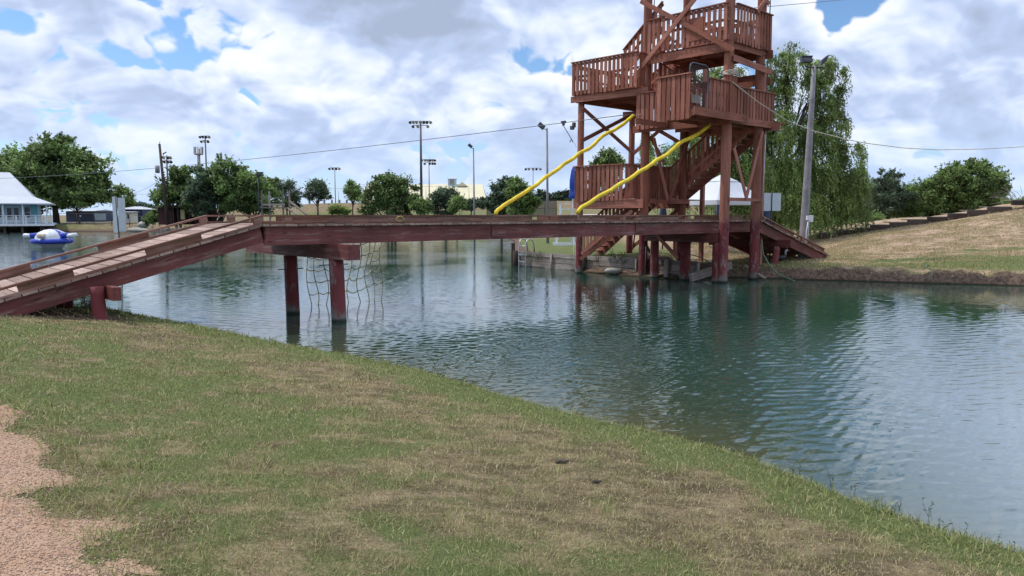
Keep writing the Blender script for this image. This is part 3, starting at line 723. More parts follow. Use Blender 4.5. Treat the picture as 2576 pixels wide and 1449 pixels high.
def stairs(p, q, w, n, rails=(0, 1), name='staircase'):
    """flight from p (foot) to q (head); w wide"""
    p = np.asarray(p, float); q = np.asarray(q, float); d = q-p; h = np.array([d[0], d[1], 0]); h /= np.linalg.norm(h); s = np.cross(h, ZZ)
    st = MB(); 
    for k in (-1, 1): st.beam(p+s*k*w/2-ZZ*.10, q+s*k*w/2-ZZ*.10, .045, .28)
    o = st.build(name, STAIN, tw)
    for i in range(n):
        c = p+d*(i+.8)/n
        MB().obox(c, s*(w/2-.03), h*.13, ZZ*.02).build('tread', STAIN, o)
    for k in rails:
        sg = -1 if k == 0 else 1
        a = p+s*sg*(w/2+.045); b_ = q+s*sg*(w/2+.045); L = np.linalg.norm((b_-a)[:2]); mb = MB()
        mb.beam(a+ZZ*.98, b_+ZZ*.98, .09, .038); mb.beam(a+ZZ*.12, b_+ZZ*.12, .03, .09)
        m_ = int(L/.2)
        for i in range(m_+1):
            c = a+(b_-a)*(i+.5)/(m_+1); mb.obox(c+ZZ*.45, ZZ*.53, h*.055, s*.011)
        mb.build('handrail', STAIN, o)
    return o
# level one: low landing
floor(21.62, 23.0, 17.2, 19.95, 2.79); floor(23.02, 25.5, 17.0, 17.95, 2.79)
bar('floor_beam', P(21.50, 20.0, 2.60), P(21.72, 16.9, 2.60), .045, .30)
bar('floor_beam', P(24.6, 20.0, 2.60), P(24.5, 16.9, 2.60), .045, .30)
bar('floor_beam', P(22.1, 16.92, 2.68), P(24.5, 16.92, 2.68), .045, .13)
bar('floor_beam', P(21.6, 19.98, 2.58), P(24.8, 20.08, 2.58), .045, .28)
railing(P(21.42, 19.85, 0), P(21.62, 17.72, 0), 2.72, 4.03, side=-U, pw=.135, inner=True)
railing(P(21.66, 17.70, 0), P(22.2, 17.32, 0), 2.72, 4.03, side=-U)
railing(P(22.3, 17.28, 0), P(24.25, 17.62, 0), 2.75, 4.0, side=-V, pw=.13, inner=True)
railing(P(21.5, 19.98, 0), P(23.0, 19.98, 0), 2.75, 4.0, side=V)
bar('floor_beam', P(22.0, 13.66, 2.71), P(24.05, 13.66, 2.71), .04, .11)
bar('brace', P(23.0, 13.62, 2.72), P(22.15, 13.62, 4.35), .035, .13); bar('brace', P(23.02, 13.66, 2.72), P(23.95, 13.66, 5.0), .035, .13)
bar('brace', P(23.15, 16.88, 2.70), P(22.25, 16.88, 4.9), .035, .13); bar('brace', P(23.18, 16.84, 2.70), P(24.3, 16.84, 5.0), .035, .13)
stairs(P(23.45, 20.9, .60), P(23.45, 18.05, 2.76), .86, 11)
stairs(P(25.0, 18.0, 2.83), P(25.0, 14.45, 5.36), 1.0, 13)
# cross braces low down between the row posts
bar('brace', P(21.5, 19.6, .75), P(21.75, 17.4, 2.35), .04, .13); bar('brace', P(21.45, 19.6, .55), P(21.9, 18.1, 1.65), .04, .13)
bar('brace', P(22.2, 16.95, .9), P(23.9, 19.3, 2.4), .04, .13); bar('brace', P(21.95, 17.3, 2.35), P(24.7, 19.7, .85), .04, .13)
bar('brace', P(24.4, 17.2, 2.5), P(24.8, 19.8, .9), .04, .13); bar('brace', P(21.75, 16.6, 1.75), P(21.72, 15.4, .75), .04, .13)
# cross braces under the upper landing
bar('brace', P(21.52, 19.62, 6.15), P(24.7, 19.80, 4.7), .04, .14); bar('brace', P(21.46, 19.56, 4.95), P(24.7, 19.86, 6.2), .04, .14)
bar('brace', P(24.7, 19.75, 6.15), P(24.4, 17.3, 4.9), .04, .14); bar('brace', P(24.62, 19.75, 4.6), P(24.3, 17.3, 6.0), .04, .14)
bar('brace', P(22.2, 17.0, 4.95), P(23.1, 17.05, 4.1), .04, .12)
# level two: left landing
floor(21.45, 25.1, 17.15, 19.95, 6.64)
bar('floor_beam', P(21.36, 20.05, 6.47), P(21.72, 16.75, 6.47), .045, .23)
bar('floor_beam', P(25.05, 20.0, 6.49), P(25.05, 16.9, 6.49), .045, .24)
bar('floor_beam', P(21.5, 19.92, 6.48), P(25.0, 19.92, 6.48), .045, .24)
bar('floor_beam', P(24.5, 20.1, 6.2), P(24.9, 19.2, 6.2), .3, .2)
railing(P(21.32, 20.0, 0), P(21.5, 17.05, 0), 6.60, 7.82, side=-U, pitch=.195)
railing(P(21.55, 17.02, 0), P(21.95, 16.95, 0), 6.62, 7.80, side=-U)
railing(P(25.1, 17.1, 0), P(25.1, 20.0, 0), 6.62, 7.75, side=U)
railing(P(21.4, 20.02, 0), P(25.1, 20.05, 0), 6.62, 7.75, side=V)
# level three: jumping platform
floor(21.85, 25.5, 13.65, 17.05, 5.38); floor(19.75, 21.84, 13.5, 14.95, 5.38)
bar('floor_beam', P(21.80, 17.45, 5.20), P(21.86, 13.62, 5.20), .045, .24)
bar('floor_beam', P(24.45, 17.3, 5.19), P(24.45, 13.3, 5.19), .05, .28)
bar('floor_beam', P(21.9, 13.64, 5.24), P(24.5, 13.60, 5.24), .045, .22)
bar('floor_beam', P(19.78, 14.95, 5.26), P(19.74, 13.50, 5.26), .04, .20)
bar('floor_beam', P(19.66, 13.46, 5.30), P(22.6, 13.46, 5.28), .045, .24)
for v0 in (14.2, 14.8, 16.0): bar('joist', P(20.1, v0, 5.24), P(24.4, v0, 5.22), .04, .18)
railing(P(21.68, 17.25, 0), P(21.72, 15.9, 0), 5.17, 6.43, side=-U, pw=.14, inner=True)
railing(P(19.70, 14.86, 0), P(19.66, 13.60, 0), 5.08, 6.42, side=-U, pitch=.19, pw=.14, inner=True)
railing(P(19.75, 14.95, 0), P(21.7, 14.95, 0), 5.3, 6.4, side=V)
railing(P(20.78, 13.70, 0), P(21.95, 13.70, 0), 5.40, 6.42, side=-V, pw=.14, inner=True)
railing(P(22.12, 13.66, 0), P(24.55, 13.62, 0), 5.17, 6.32, side=-V, pw=.13, inner=True)
railing(P(24.58, 13.62, 0), P(25.5, 14.3, 0), 5.17, 6.3, side=U)
MB().obox(P(22.06, 13.66, 5.98), ZZ*.62, U*.19, V*.03).build('post_board', STAIN, tw)
# gate of bent tube and chain link
g0 = 19.75; g1 = 20.72
fr = MB(); pts = [P(g0, 13.70, 5.42), P(g0, 13.70, 6.60), P(g0+.05, 13.70, 6.70), P(g0+.16, 13.70, 6.74), P(g1-.16, 13.70, 6.74), P(g1-.05, 13.70, 6.70), P(g1, 13.70, 6.60), P(g1, 13.70, 5.42), P(g1-.1, 13.70, 5.42), P(g0+.02, 13.70, 5.42)]
fr.tube(pts, .024, 8)
gate = fr.build('gate', DARKMETAL, tw)
ml = MB(); W_ = g1-g0; H_ = 1.30
def clipline(a, b_):  # a,b 2-D in the gate's plane, clipped to it
    t0, t1 = 0, 1; dx, dz = b_[0]-a[0], b_[1]-a[1]
    for pp, qq in ((-dx, a[0]), (dx, W_-a[0]), (-dz, a[1]), (dz, H_-a[1])):
        if abs(pp) < 1e-9: continue
        r_ = qq/pp
        if pp < 0: t0 = max(t0, r_)
        else: t1 = min(t1, r_)
    return None if t0 >= t1 else ((a[0]+dx*t0, a[1]+dz*t0), (a[0]+dx*t1, a[1]+dz*t1))
for i in range(-12, 14):
    for sgn in (1, -1):
        a = (i*.1, 0 if sgn > 0 else H_); b_ = (a[0]+1.3, a[1]+sgn*1.3); c_ = clipline(a, b_)
        if c_: ml.cyl(P(g0+c_[0][0], 13.70+.004*sgn, 5.43+c_[0][1]), P(g0+c_[1][0], 13.70+.004*sgn, 5.43+c_[1][1]), .0042, n=4)
ml.build('chain_link', DARKMETAL, gate)
MB().obox(P(g0+.28, 13.66, 5.68), ZZ*.12, U*.24, V*.008).build('gate_plate', GREYWOOD, gate)
# level three to two, two to four
stairs(P(23.0, 15.2, 5.42), P(23.0, 16.95, 6.60), .85, 6)
stairs(P(24.55, 19.3, 6.66), P(24.55, 17.2, 7.68), .85, 6, rails=(0, 1))
a_, b_ = on_u(1568, 125, 23.1), on_u(1619, 62, 23.1); c_ = b_+(b_-a_)*.9
railing(a_, c_, -1.02, 0, side=-U, name='stair_rail')
bar('stair_stringer', a_-ZZ*1.15+U*.5, c_-ZZ*1.15+U*.5, .05, .26)
# level four: top platform
floor(21.95, 24.2, 13.7, 17.2, 7.72)
bar('floor_beam', P(21.86, 17.0, 7.52), P(21.86, 13.62, 7.50), .045, .28)
bar('floor_beam', P(24.17, 17.2, 7.55), P(24.17, 13.5, 7.55), .045, .26)
bar('floor_beam', P(21.9, 13.74, 7.58), P(24.3, 13.74, 7.58), .045, .20)
for v0 in (14.6, 15.6, 16.6): bar('joist', P(21.9, v0, 7.58), P(24.2, v0, 7.58), .04, .16)
railing(P(21.78, 16.9, 0), P(21.78, 13.72, 0), 7.70, 8.86, side=-U, pitch=.2)
railing(P(22.1, 13.62, 0), P(24.3, 13.62, 0), 7.64, 8.86, side=-V, pitch=.19)
railing(P(24.28, 13.7, 0), P(24.28, 17.1, 0), 7.70, 8.80, side=U)
MB().obox(P(21.76, 14.9, 8.22), ZZ*.36, V*.28, U*.006).build('panel', STAIN, tw)
bar('brace', on_u(1612, 3, 21.70), on_u(1847, 126, 21.70), .045, .15)
bar('brace', on_u(1611, 172, 21.66), P(21.66, 13.65, 10.25), .045, .15)
bar('brace', P(24.5, 17.2, 9.4), P(24.5, 13.8, 7.9), .045, .14)
bar('brace', P(22.2, 13.60, 10.4), P(24.0, 13.60, 9.15), .045, .14); bar('brace', P(23.2, 13.55, 8.75), P(24.0, 13.55, 9.5), .045, .12)
bar('cross_beam', P(21.95, 13.58, 7.14), P(24.3, 13.58, 6.97), .045, .20)
bar('cross_beam', P(25.7, 17.3, 6.95), P(25.7, 14.4, 6.95), .045, .22)
bar('cross_beam', P(24.4, 17.2, 6.9), P(24.4, 13.9, 6.9), .045, .2)
bar('cross_beam', P(21.85, 17.3, 10.6), P(21.85, 13.6, 10.6), .045, .25); bar('cross_beam', P(24.2, 17.3, 10.6), P(24.2, 13.6, 10.6), .045, .25)
MB().tube([P(24.16, 13.72, 5.0), P(24.22, 13.70, 7.0), P(24.26, 13.70, 9.0), P(24.3, 13.7, 12.2)], .018, 6).build('conduit', DARKMETAL, tw)
MB().tube([P(24.02, 13.66, 1.8), P(24.08, 13.64, 3.5), P(24.12, 13.64, 5.0)], .016, 6).build('conduit', GALV, tw)
MB().tube([P(22.2, 16.95, 7.9), P(22.24, 16.95, 10), P(22.26, 16.95, 12)], .016, 6).build('conduit', DARKMETAL, tw)
MB().obox(P(21.42, 19.95, 5.55), ZZ*.09, U*.05, V*.05).obox(P(21.40, 20.02, 5.45), ZZ*.07, U*.05, V*.07).build('box_light', DARKMETAL, tw)

def bolt(p, q, parent): MB().cyl(p, q, .018, n=6).build('bolt', BLACK, parent)
for (u0, v0) in ((22.05, 13.84), (23.97, 13.84)):
    for z in (5.12, 5.26, 7.05, 7.2, 7.5, 1.75):
        for k in (-1, 1): bolt(P(u0+k*.05, v0-.165, z), P(u0+k*.05, v0-.20, z), tw)
for z in (5.15, 6.44, 7.5, 2.6):
    for k in (-1, 1): bolt(P(21.93, 17.1+k*.05, z), P(21.80, 17.1+k*.05, z), tw)

# ---------------------------------------------------------------- ropes, noodles, cables
def px2(L, ox, oy, s): return [((ox+x/s)/1.565, (oy+y/s)/1.565) for x, y in L]
n2 = px2([(1607, 250), (1560, 290), (1480, 350), (1400, 390), (1330, 420), (1275, 455), (1230, 500), (1150, 570), (1095, 600), (1040, 625), (990, 670), (930, 712), (850, 752), (800, 795), (740, 835),
          (650, 880), (560, 945), (430, 1010), (340, 1075), (290, 1105), (240, 1130), (215, 1160), (203, 1195)], 2200, 400, 2.711)
n1 = px2([(795, 150), (740, 195), (690, 240), (590, 305), (530, 330), (470, 365), (420, 410), (380, 455), (320, 505), (280, 520), (220, 550), (150, 612), (100, 640), (60, 662), (0, 715)], 2200, 400, 2.711) + \
     px2([(1250, 320), (1190, 345), (1120, 410), (1060, 460), (1000, 520), (900, 580), (820, 625), (720, 700), (600, 775), (500, 830), (420, 890), (300, 955), (200, 1020), (130, 1080), (60, 1125), (25, 1170), (8, 1235)], 1950, 640, 6.04)
for pts2, v0, lab, end in ((n2, 14.12, 'yellow foam tube sloping from under the gated platform, the right one of two', P(22.0, 14.3, 5.25)),
                      (n1, 17.0, 'yellow foam tube crossing open sky left of the tower, the left one of two', P(21.9, 17.0, 5.75))):
    pts = [on_v(x, y, v0) for x, y in pts2]
    t = thing('foam_tube', pts[-1], lab, 'foam tube', 'yellow foam tubes between tower and bridge')
    MB().tube(pts, .058, 10).build('foam_sleeve', YELLOW, t)
    MB().tube([end, (end+pts[0])/2-ZZ*.01, pts[0]], .010, 5).build('rope_end', ROPE, t)
    MB().tube([pts[-1], pts[-1]-ZZ*.08+U*.02, P(pts[-1].dot(U)+.05, v0+.05, 2.03)], .010, 5).build('rope_end', ROPE, t)
def cable(name, p, q, sag, r, mat, label, cat, n=40, group=None):
    p = np.asarray(p, float); q = np.asarray(q, float); t = np.linspace(0, 1, n)[:, None]
    pts = p+(q-p)*t-ZZ*sag*4*t*(1-t)
    return tag(MB().tube(pts, r, 5).build(name, mat), label, cat, group), pts
c1, cp = cable('zip_cable', P(21.92, 16.98, 5.78), at(-140, 452, 75), .55, .014, CABLE, 'thin steel cable running from the tower far across the pond to the left', 'cable', 60, 'cables strung from the tower')
cable('zip_cable', P(22.08, 16.95, 9.05), at(2900, -95, 60), .25, .012, CABLE, 'thin steel cable running from the tower top out to the upper right', 'cable', 40, 'cables strung from the tower')
rp = [on_v(1842, 206, 13.62)]
for x, y, Y in ((1905, 256, 25.6), (1981, 304, 26.7), (2040, 328, 27.9), (2130, 351, 30.5), (2177, 360, 32.5), (2270, 372, 34.5), (2358, 377, 36.4), (2470, 375, 39), (2576, 369, 41.4), (2700, 358, 44), (2900, 330, 48)): rp.append(at(x, y, Y))
tag(MB().tube(rp, .018, 5).build('zip_rope', ROPE), 'pale sagging rope from the front tower post out over the dry hill', 'rope', 'cables strung from the tower')
coil = MB()
for k in range(4):
    a = np.linspace(0, 2*math.pi, 24); c = P(22.06, 13.76, 6.64+.035*k)
    coil.tube([c+(.235+.012*math.sin(5*t+k))*(math.cos(t)*U+math.sin(t)*V)+ZZ*.012*math.sin(3*t+k) for t in a], .016, 6)
coil.tube([P(22.0, 13.58, 6.72), P(21.98, 13.56, 6.83), P(22.05, 13.56, 6.88), P(22.09, 13.57, 6.80), P(22.02, 13.58, 6.7)], .012, 6)
tag(coil.build('rope_coil', ROPE), 'grey rope coiled round the front tower post where the sagging rope is tied', 'rope')
# trolley with chain on the left cable
tt = np.argmin([abs((VW/2+F*p[0]/p[1])-1416) for p in cp]); tp = cp[tt]; dv = cp[tt+1]-cp[tt]; f_ = (1416-(VW/2+F*tp[0]/tp[1]))
k1 = cp[tt-1] if f_ > 0 else cp[tt+1]
xa = VW/2+F*tp[0]/tp[1]; xb = VW/2+F*k1[0]/k1[1]; tp = tp+(k1-tp)*((1416-xa)/(xb-xa)); dv = dv/np.linalg.norm(dv)
tr = thing('zip_trolley', tp-ZZ*.1, 'small pulley trolley with a dangling chain on the cable left of the tower', 'pulley')
MB().obox(tp+ZZ*.02, dv*.10, np.cross(dv, ZZ)*.03, ZZ*.045).obox(tp-ZZ*.06, dv*.05, np.cross(dv, ZZ)*.02, ZZ*.05).build('trolley_body', DARKMETAL, tr)
chn = MB(); N_ = 15; end = tp+U*.12+np.array([.22, 0, -.60])
for i in range(N_):
    c = tp-ZZ*.12+(end-tp+ZZ*.12)*(i/(N_-1)); ax_ = (end-tp)/np.linalg.norm(end-tp); sd = np.cross(ax_, V if i % 2 else U); sd /= np.linalg.norm(sd)
    a = np.linspace(0, 2*math.pi, 9); chn.tube([c+ax_*.032*math.cos(t)+sd*.016*math.sin(t) for t in a], .006, 4)
chn.build('chain', DARKMETAL, tr)
MB().tube([end, end+np.array([-.06, 0, -.12])], .016, 5).tube([end, end+np.array([.05, 0, -.12])], .016, 5).build('hand_strap', DARKMETAL, tr)
MB().tube([end, end+np.array([.12, .02, -.16]), end+np.array([.19, .02, -.3])], .007, 5).build('cord', ROPE, tr)

# cargo net hanging from the far beam
net = thing('climbing_net', P(9.9, 17.0, 0), 'loose olive rope climbing net hanging from the bridge into the water behind the piles', 'net')
def npt(i, j):     # i: column 0..9, j: row 0 (top) .. 5.6 (water)
    s = i/9; u0 = 8.86+s*2.15+.05*math.sin(j*1.3+i); z = 1.62-j*.285+.02*math.sin(i*2.1+j)
    pull = .10*(j/5.6)*(s-.5)*-1
    return P(u0+pull, 17.0+.06*math.sin(i*1.7)+.05*math.sin(j+i*.6), z)
vr = MB()
for i in range(10):
    vr.tube([npt(i, j) for j in np.linspace(0, 6.0, 22)], .0125, 5)
vr.build('upright_ropes', NETROPE, net)
hr = MB()
for j in (.55, 1.55, 2.55, 3.55, 4.6):
    for i in range(9):
        a, b_ = npt(i, j+(-.25 if i in (7, 8) else 0)*(i-6)), npt(i+1, j+(-.25 if i+1 in (7, 8, 9) else 0)*(i+1-6)); t = np.linspace(0, 1, 7)[:, None]
        hr.tube(a+(b_-a)*t-ZZ*(.035+.018*((i*7+int(j)*3) % 3))*4*t*(1-t), .0135, 5)
hr.tube([npt(i, 5.75)-ZZ*0 for i in np.linspace(0, 9, 30)], .010, 5)
hr.build('cross_ropes', NETROPE, net)
# rope handle and float on the bridge
hp = [on_v(x, y, 14.15) for x, y in ((1012, 557), (999, 556), (996, 551), (1000, 546), (1007, 544), (1013, 546), (1015, 551), (1019, 558))]
tag(MB().tube(hp, .010, 6).build('rope_loop', YROPE), 'loop of yellow rope tied to the near kerb of the bridge', 'rope')
tag(MB().ball(P(21.75, 14.3, 2.10), (.075, .075, .068)).build('buoy', VINYLTAN), 'small pale round float lying on the bridge deck by the front tower post', 'float')

# ---------------------------------------------------------------- near right shore: retaining wall, ladder, boards, hoses, duck
X3 = np.array([1.0, 0, 0]); Y3 = np.array([0, 1.0, 0])
rw = thing('retaining_wall', (2.7, 30.5, 0), 'weathered grey plank retaining wall along the water under the tower', 'wall')
wl = [np.array([.17, 33.62, 0]), np.array([2.62, 30.42, 0]), np.array([4.80, 27.68, 0]), np.array([6.35, 26.0, 0])]
for i in range(3):
    a, b_ = wl[i], wl[i+1]; n = int(np.linalg.norm(b_-a)/1.25)+1
    for k in range(n):
        p, q = a+(b_-a)*k/n, a+(b_-a)*(k+1)/n
        for j, zz in enumerate((-.1, .13, .36, .55)):
            pr = (p-q)/np.linalg.norm(p-q); nn = np.cross(pr, ZZ)*rng.normal(0, .012)
            MB().beam(p+nn+ZZ*(zz+rng.normal(0, .006)), q+nn+ZZ*(zz+rng.normal(0, .006)), .05, .215 if j < 3 else .17).build('plank', GREYWOOD, rw)
nrm = np.array([-.78, -.62, 0])
for s, r in ((.04, .11), (.62, .05), (1.12, .13), (1.9, .04), (2.45, .09), (3.0, .05)):
    k = min(2, int(s)); p = wl[k]+(wl[k+1]-wl[k])*(s-k)+nrm*(.05+r)
    MB().cyl(p-ZZ*.4, p+ZZ*(.66 if r > .06 else .60), r, n=12).build('wall_post', GREYWOOD if r < .1 else DARKWOOD, rw)
p = wl[0]+np.array([-.12, .1, 0]); MB().beam(p-ZZ*.4, p+ZZ*.98, .16, .16, up=X3).build('wall_post', DARKWOOD, rw)
# swimming ladder
ld = thing('pool_ladder', (.55, 33.1, 0), 'curved metal swimming ladder at the corner of the plank wall', 'ladder')
L0 = np.array([.30, 33.15, 0]); Ld = np.array([.62, -.79, 0]); Ln = np.array([.79, .62, 0])
for k in (0, .46):
    b0 = L0+Ld*k; pts = [b0+ZZ*-.5, b0+ZZ*.0, b0+ZZ*.75]
    for t in np.linspace(0, math.pi, 8)[1:]: pts.append(b0+ZZ*(.95+.22*math.sin(t))+Ln*(.22-.22*math.cos(t)))
    pts.append(b0+Ln*.50+ZZ*.58)
    MB().tube(pts, .026, 8).build('side_rail', GALV, ld)
for z in (.22, .50): MB().beam(L0+ZZ*z, L0+Ld*.46+ZZ*z, .08, .035).build('rung', GALV, ld)
MB().cyl(L0+ZZ*.86, L0+Ld*.46+ZZ*.90, .018, n=6).build('cross_bar', GALV, ld)
# plank lying on the bank and a thin board beside it
tag(MB().beam(at(1737, 697, 25.4)-ZZ*.02, at(1838, 667, 26.2), .14, .26).build('plank', GREYWOOD), 'heavy grey plank sloping out of the water between the piles', 'plank')
tag(MB().beam(at(1873, 668, 27.0), at(1925, 700, 26.0), .12, .03).build('plank', GREYWOOD), 'thin grey board leaning on the mud beside the front tower posts', 'plank')
def hug(pts, up=.03): return [np.array([p[0], p[1], max(zat(p[0], p[1]), 0)+up]) for p in pts]
b0 = P(24.12, 13.68, 1.35)
tag(MB().tube([b0, at(1920, 640, 26.6), at(1936, 668, 26.1), at(1957, 690, 25.8), at(1990, 704, 25.5), at(2000, 708, 25.2)], .022, 6).build('hose', HOSE), 'green hose drooping from the right tower post down to the water', 'hose')
tag(MB().tube([at(1735, 640, 28.3), at(1765, 648, 28), at(1790, 664, 27.6), at(1800, 680, 27.2)], .018, 6).build('hose', HOSE), 'green hose lying over the bank between the bridge piles', 'hose')
tag(MB().tube(hug([(14.7, 27.2), (14.2, 26.4), (13.9, 25.6), (13.7, 25.0), (13.5, 24.7)], .04), .02, 6).build('hose', HOSE), 'thin green hose running over the bare bank lip on the far right', 'hose')
# submerged rope lines hanging near the left tower post
for i, (x, Y) in enumerate(((1453-10, 28.6), (1447, 28.5))):
    pt = at(x, 612, Y); tag(MB().tube([pt, pt-ZZ*.6+X3*.02, np.array([pt[0]-.05, pt[1], -.1])], .010, 5).build('rope', ROPE), ('right' if i == 0 else 'left')+'hand of two thin ropes hanging into the water beside the left tower post', 'rope', 'ropes by the left tower post')
pt = at(1645-20, 620, 27.0); tag(MB().tube([pt, np.array([pt[0]-.03, pt[1], -.1])], .010, 5).build('rope', CABLE), 'thin dark rope hanging into the water beside the twin middle piles', 'rope')
# stones and weeds at the wall foot
def rock(c, r3, label, name='rock'):
    mb = MB(); mb.ball((0, 0, 0), 1.0, 12, 8); v = mb.v[0]; n = np.array([fbm(np.array([q[0]*1.3+c[0]]), np.array([q[1]*1.3+q[2]+5.0]))[0] for q in v])
    mb.v[0] = v*(.6+.75*n)[:, None]*np.array(r3)+np.array(c); return tag(mb.build(name, STONE), label, 'rock')
rock((3.75, 28.35, .16), (.36, .18, .13), 'pale flat rock at the foot of the plank wall under the bridge')
rock((10.9, 26.1, .16), (.07, .06, .04), 'small pale stone in the mud at the water edge on the right')
# duck under the right ramp (a dark muscovy, standing, head raised, facing right)
dk0 = at(1962, 648, 28.9); dk0[2] = zat(dk0[0], dk0[1])
dk = thing('duck', dk0, 'dark duck with pale head standing in the shade under the right ramp', 'duck')
r_ = np.array([1.0, .15, 0]); r_ /= np.linalg.norm(r_); body = MB()
body.tube([dk0+ZZ*.20-r_*.40, dk0+ZZ*.19-r_*.28, dk0+ZZ*.17-r_*.12, dk0+ZZ*.18+r_*.05, dk0+ZZ*.22+r_*.17, dk0+ZZ*.30+r_*.22, dk0+ZZ*.40+r_*.21, dk0+ZZ*.46+r_*.24, dk0+ZZ*.465+r_*.30],
          [.02, .055, .105, .115, .085, .042, .033, .042, .028], 14)
body.build('body', FEATHER, dk)
MB().tube([dk0+ZZ*.30+r_*.222, dk0+ZZ*.40+r_*.212, dk0+ZZ*.458+r_*.235, dk0+ZZ*.475+r_*.27, dk0+ZZ*.465+r_*.31], [.044, .037, .046, .044, .02], 12).build('head', FEATHERW, dk)
MB().tube([dk0+ZZ*.462+r_*.30, dk0+ZZ*.45+r_*.37], [.017, .010], 8).build('bill', BEAK, dk)
for k in (-1, 1):
    s = np.array([-r_[1], r_[0], 0])*.05*k
    MB().tube([dk0+ZZ*.10+s, dk0+ZZ*.02+s], .009, 6).obox(dk0+ZZ*.008+s+r_*.03, r_*.04, s*.5, ZZ*.004).build('leg', BEAK, dk)
    MB().tube([dk0+ZZ*.20+s*1.9+r_*.08, dk0+ZZ*.21+s*2.0-r_*.1, dk0+ZZ*.215+s*1.3-r_*.30], [.03, .045, .012], 8).build('wing', FEATHER, dk)

# timber steps along the hill crest
stp = thing('stepped_timber_edge', (18, 42, 1), 'stepped row of dark timber sleepers climbing along the crest of the dry hill', 'retaining edge')
ST = [(2102, 583), (2188, 575), (2270, 566), (2351, 557), (2434, 543), (2510, 534), (2560, 528)]
edges = [(2060, 590), (2103, 583), (2150, 578), (2190, 572), (2238, 566), (2283, 560), (2333, 554), (2384, 547), (2433, 540), (2484, 533), (2545, 522), (2640, 508)]
for i in range(len(edges)-1):
    (xa_, ya), (xb_, yb) = edges[i], edges[i+1]
    Ya = 40.6-.12*i; Yb = 40.6-.12*(i+1)
    ytop = (ya*.35+yb*.65) if i < 9 else yb+1
    a = at(xa_, ytop+1.5, Ya); b_ = at(xb_, ytop-1.5, Yb); a[2] = b_[2] = max(zat(b_[0], b_[1]), zat(a[0], a[1]))+.19
    MB().beam(a-ZZ*.13, b_-ZZ*.13, .14, .24).build('sleeper', DARKWOOD, stp)
    MB().obox((a+b_)/2+Y3*.35-ZZ*.0, (b_-a)/2, Y3*.34, ZZ*.02).build('step_top', TIMBERTOP, stp)

# right: sign, pole, gazebo, umbrellas, chairs
def steel(name, p, q, r, parent, mat=BLACK, n=10): return MB().cyl(p, q, r, n=n).build(name, mat, parent)
g = at(1941, 590, 28.6); sg = thing('signboard', (g[0], g[1], zat(g[0], g[1])), 'pair of blank rounded metal signs seen from behind on a post beyond the tower', 'sign')
def rpanel(c, hw, hh, yoff=0, rad=.05, mat=SIGNBACK, parent=None, name='sign_panel', ax=X3):
    pts = []
    for cx, cz, a0 in ((1, 1, 0), (-1, 1, 90), (-1, -1, 180), (1, -1, 270)):
        for a in (0, 30, 60, 90):
            t = math.radians(a0+a); pts.append(((hw-rad)*cx+rad*math.cos(t), (hh-rad)*cz+rad*math.sin(t)))
    n = len(pts); nn = np.cross(ax, ZZ); v = [np.array(c)+ax*x+ZZ*z+nn*.006 for x, z in pts]+[np.array(c)+ax*x+ZZ*z-nn*.006 for x, z in pts]
    f = [tuple(range(n)), tuple(range(2*n-1, n-1, -1))]+[(i, i+n, (i+1) % n+n, (i+1) % n) for i in range(n)]
    return MB().add(v, f).build(name, mat, parent)
p = at(1941, 508, 28.6)
steel('post', (p[0], p[1]+.02, sg.location[2]-.3), (p[0], p[1]+.02, p[2]+.38), .025, sg)
MB().obox(p-Y3*.03, X3*.012, Y3*.012, ZZ*.35).build('strap', BLACK, sg)
rpanel(p-X3*.178, .165, .33, parent=sg); rpanel(p+X3*.178, .165, .33, parent=sg)
# light pole with two floodlights
b0 = at(2019, 600, 30.5); z0 = zat(b0[0], b0[1]); b0[2] = z0; t0 = at(2048, 166, 30.9)
lp = thing('light_pole', b0, 'thick grey pole with two box floodlights in front of the willow', 'light pole')
MB().cyl(b0-ZZ*.5, t0, .185, .085, 16, seg=6).build('pole', STEELPOLE, lp)
d_ = t0-b0; d_ /= np.linalg.norm(d_)
MB().beam(t0-d_*.05-X3*.38-Y3*.1, t0-d_*.08+X3*.42, .05, .04).build('bracket', BLACK, lp)
MB().tube([t0-d_*.45, t0-d_*.12-X3*.30-Y3*.1], .016, 6).build('bracket', BLACK, lp)
c = at(2028, 151, 30.7); fl = MB(); fl.obox(c, X3*.20, Y3*.12, ZZ*.10+Y3*.03).obox(c-Y3*.13+ZZ*.0, X3*.18, Y3*.015, ZZ*.075)
o = fl.build('floodlight', DARKMETAL, lp)
MB().obox(c-Y3*.148, X3*.155, Y3*.004, ZZ*.055).build('lens', plain('lamp_glass', (.10, .11, .14), .15, .1), o)
MB().obox(c+ZZ*.125, X3*.205, Y3*.14, ZZ*.02).build('hood', DARKMETAL, o)
c = at(2071, 155, 30.9); o = MB().obox(c+ZZ*.02, (X3*.13+ZZ*.10), Y3*.14, (ZZ*.16+X3*.05)*.8).build('floodlight', DARKMETAL, lp)
MB().tube([t0-d_*.1, c-ZZ*.2], .018, 6).build('bracket', BLACK, lp)
c = at(2030, 548, 30.3); MB().obox(c-Y3*.16, X3*.075, Y3*.06, ZZ*.085).build('meter_box', WHITE, lp); MB().obox(c+X3*.13-Y3*.1-ZZ*.03, X3*.06, Y3*.06, ZZ*.13).build('meter_box', WHITE, lp)
MB().tube([c-Y3*.16-ZZ*.05, c-Y3*.16-ZZ*.5-X3*.06, c-Y3*.16-ZZ*1.1-X3*.08], .022, 6).build('conduit', WHITE, lp); MB().tube([c+X3*.02-Y3*.16-ZZ*.05, c+X3*.01-Y3*.16-ZZ*1.1], .018, 6).build('conduit', GALV, lp)
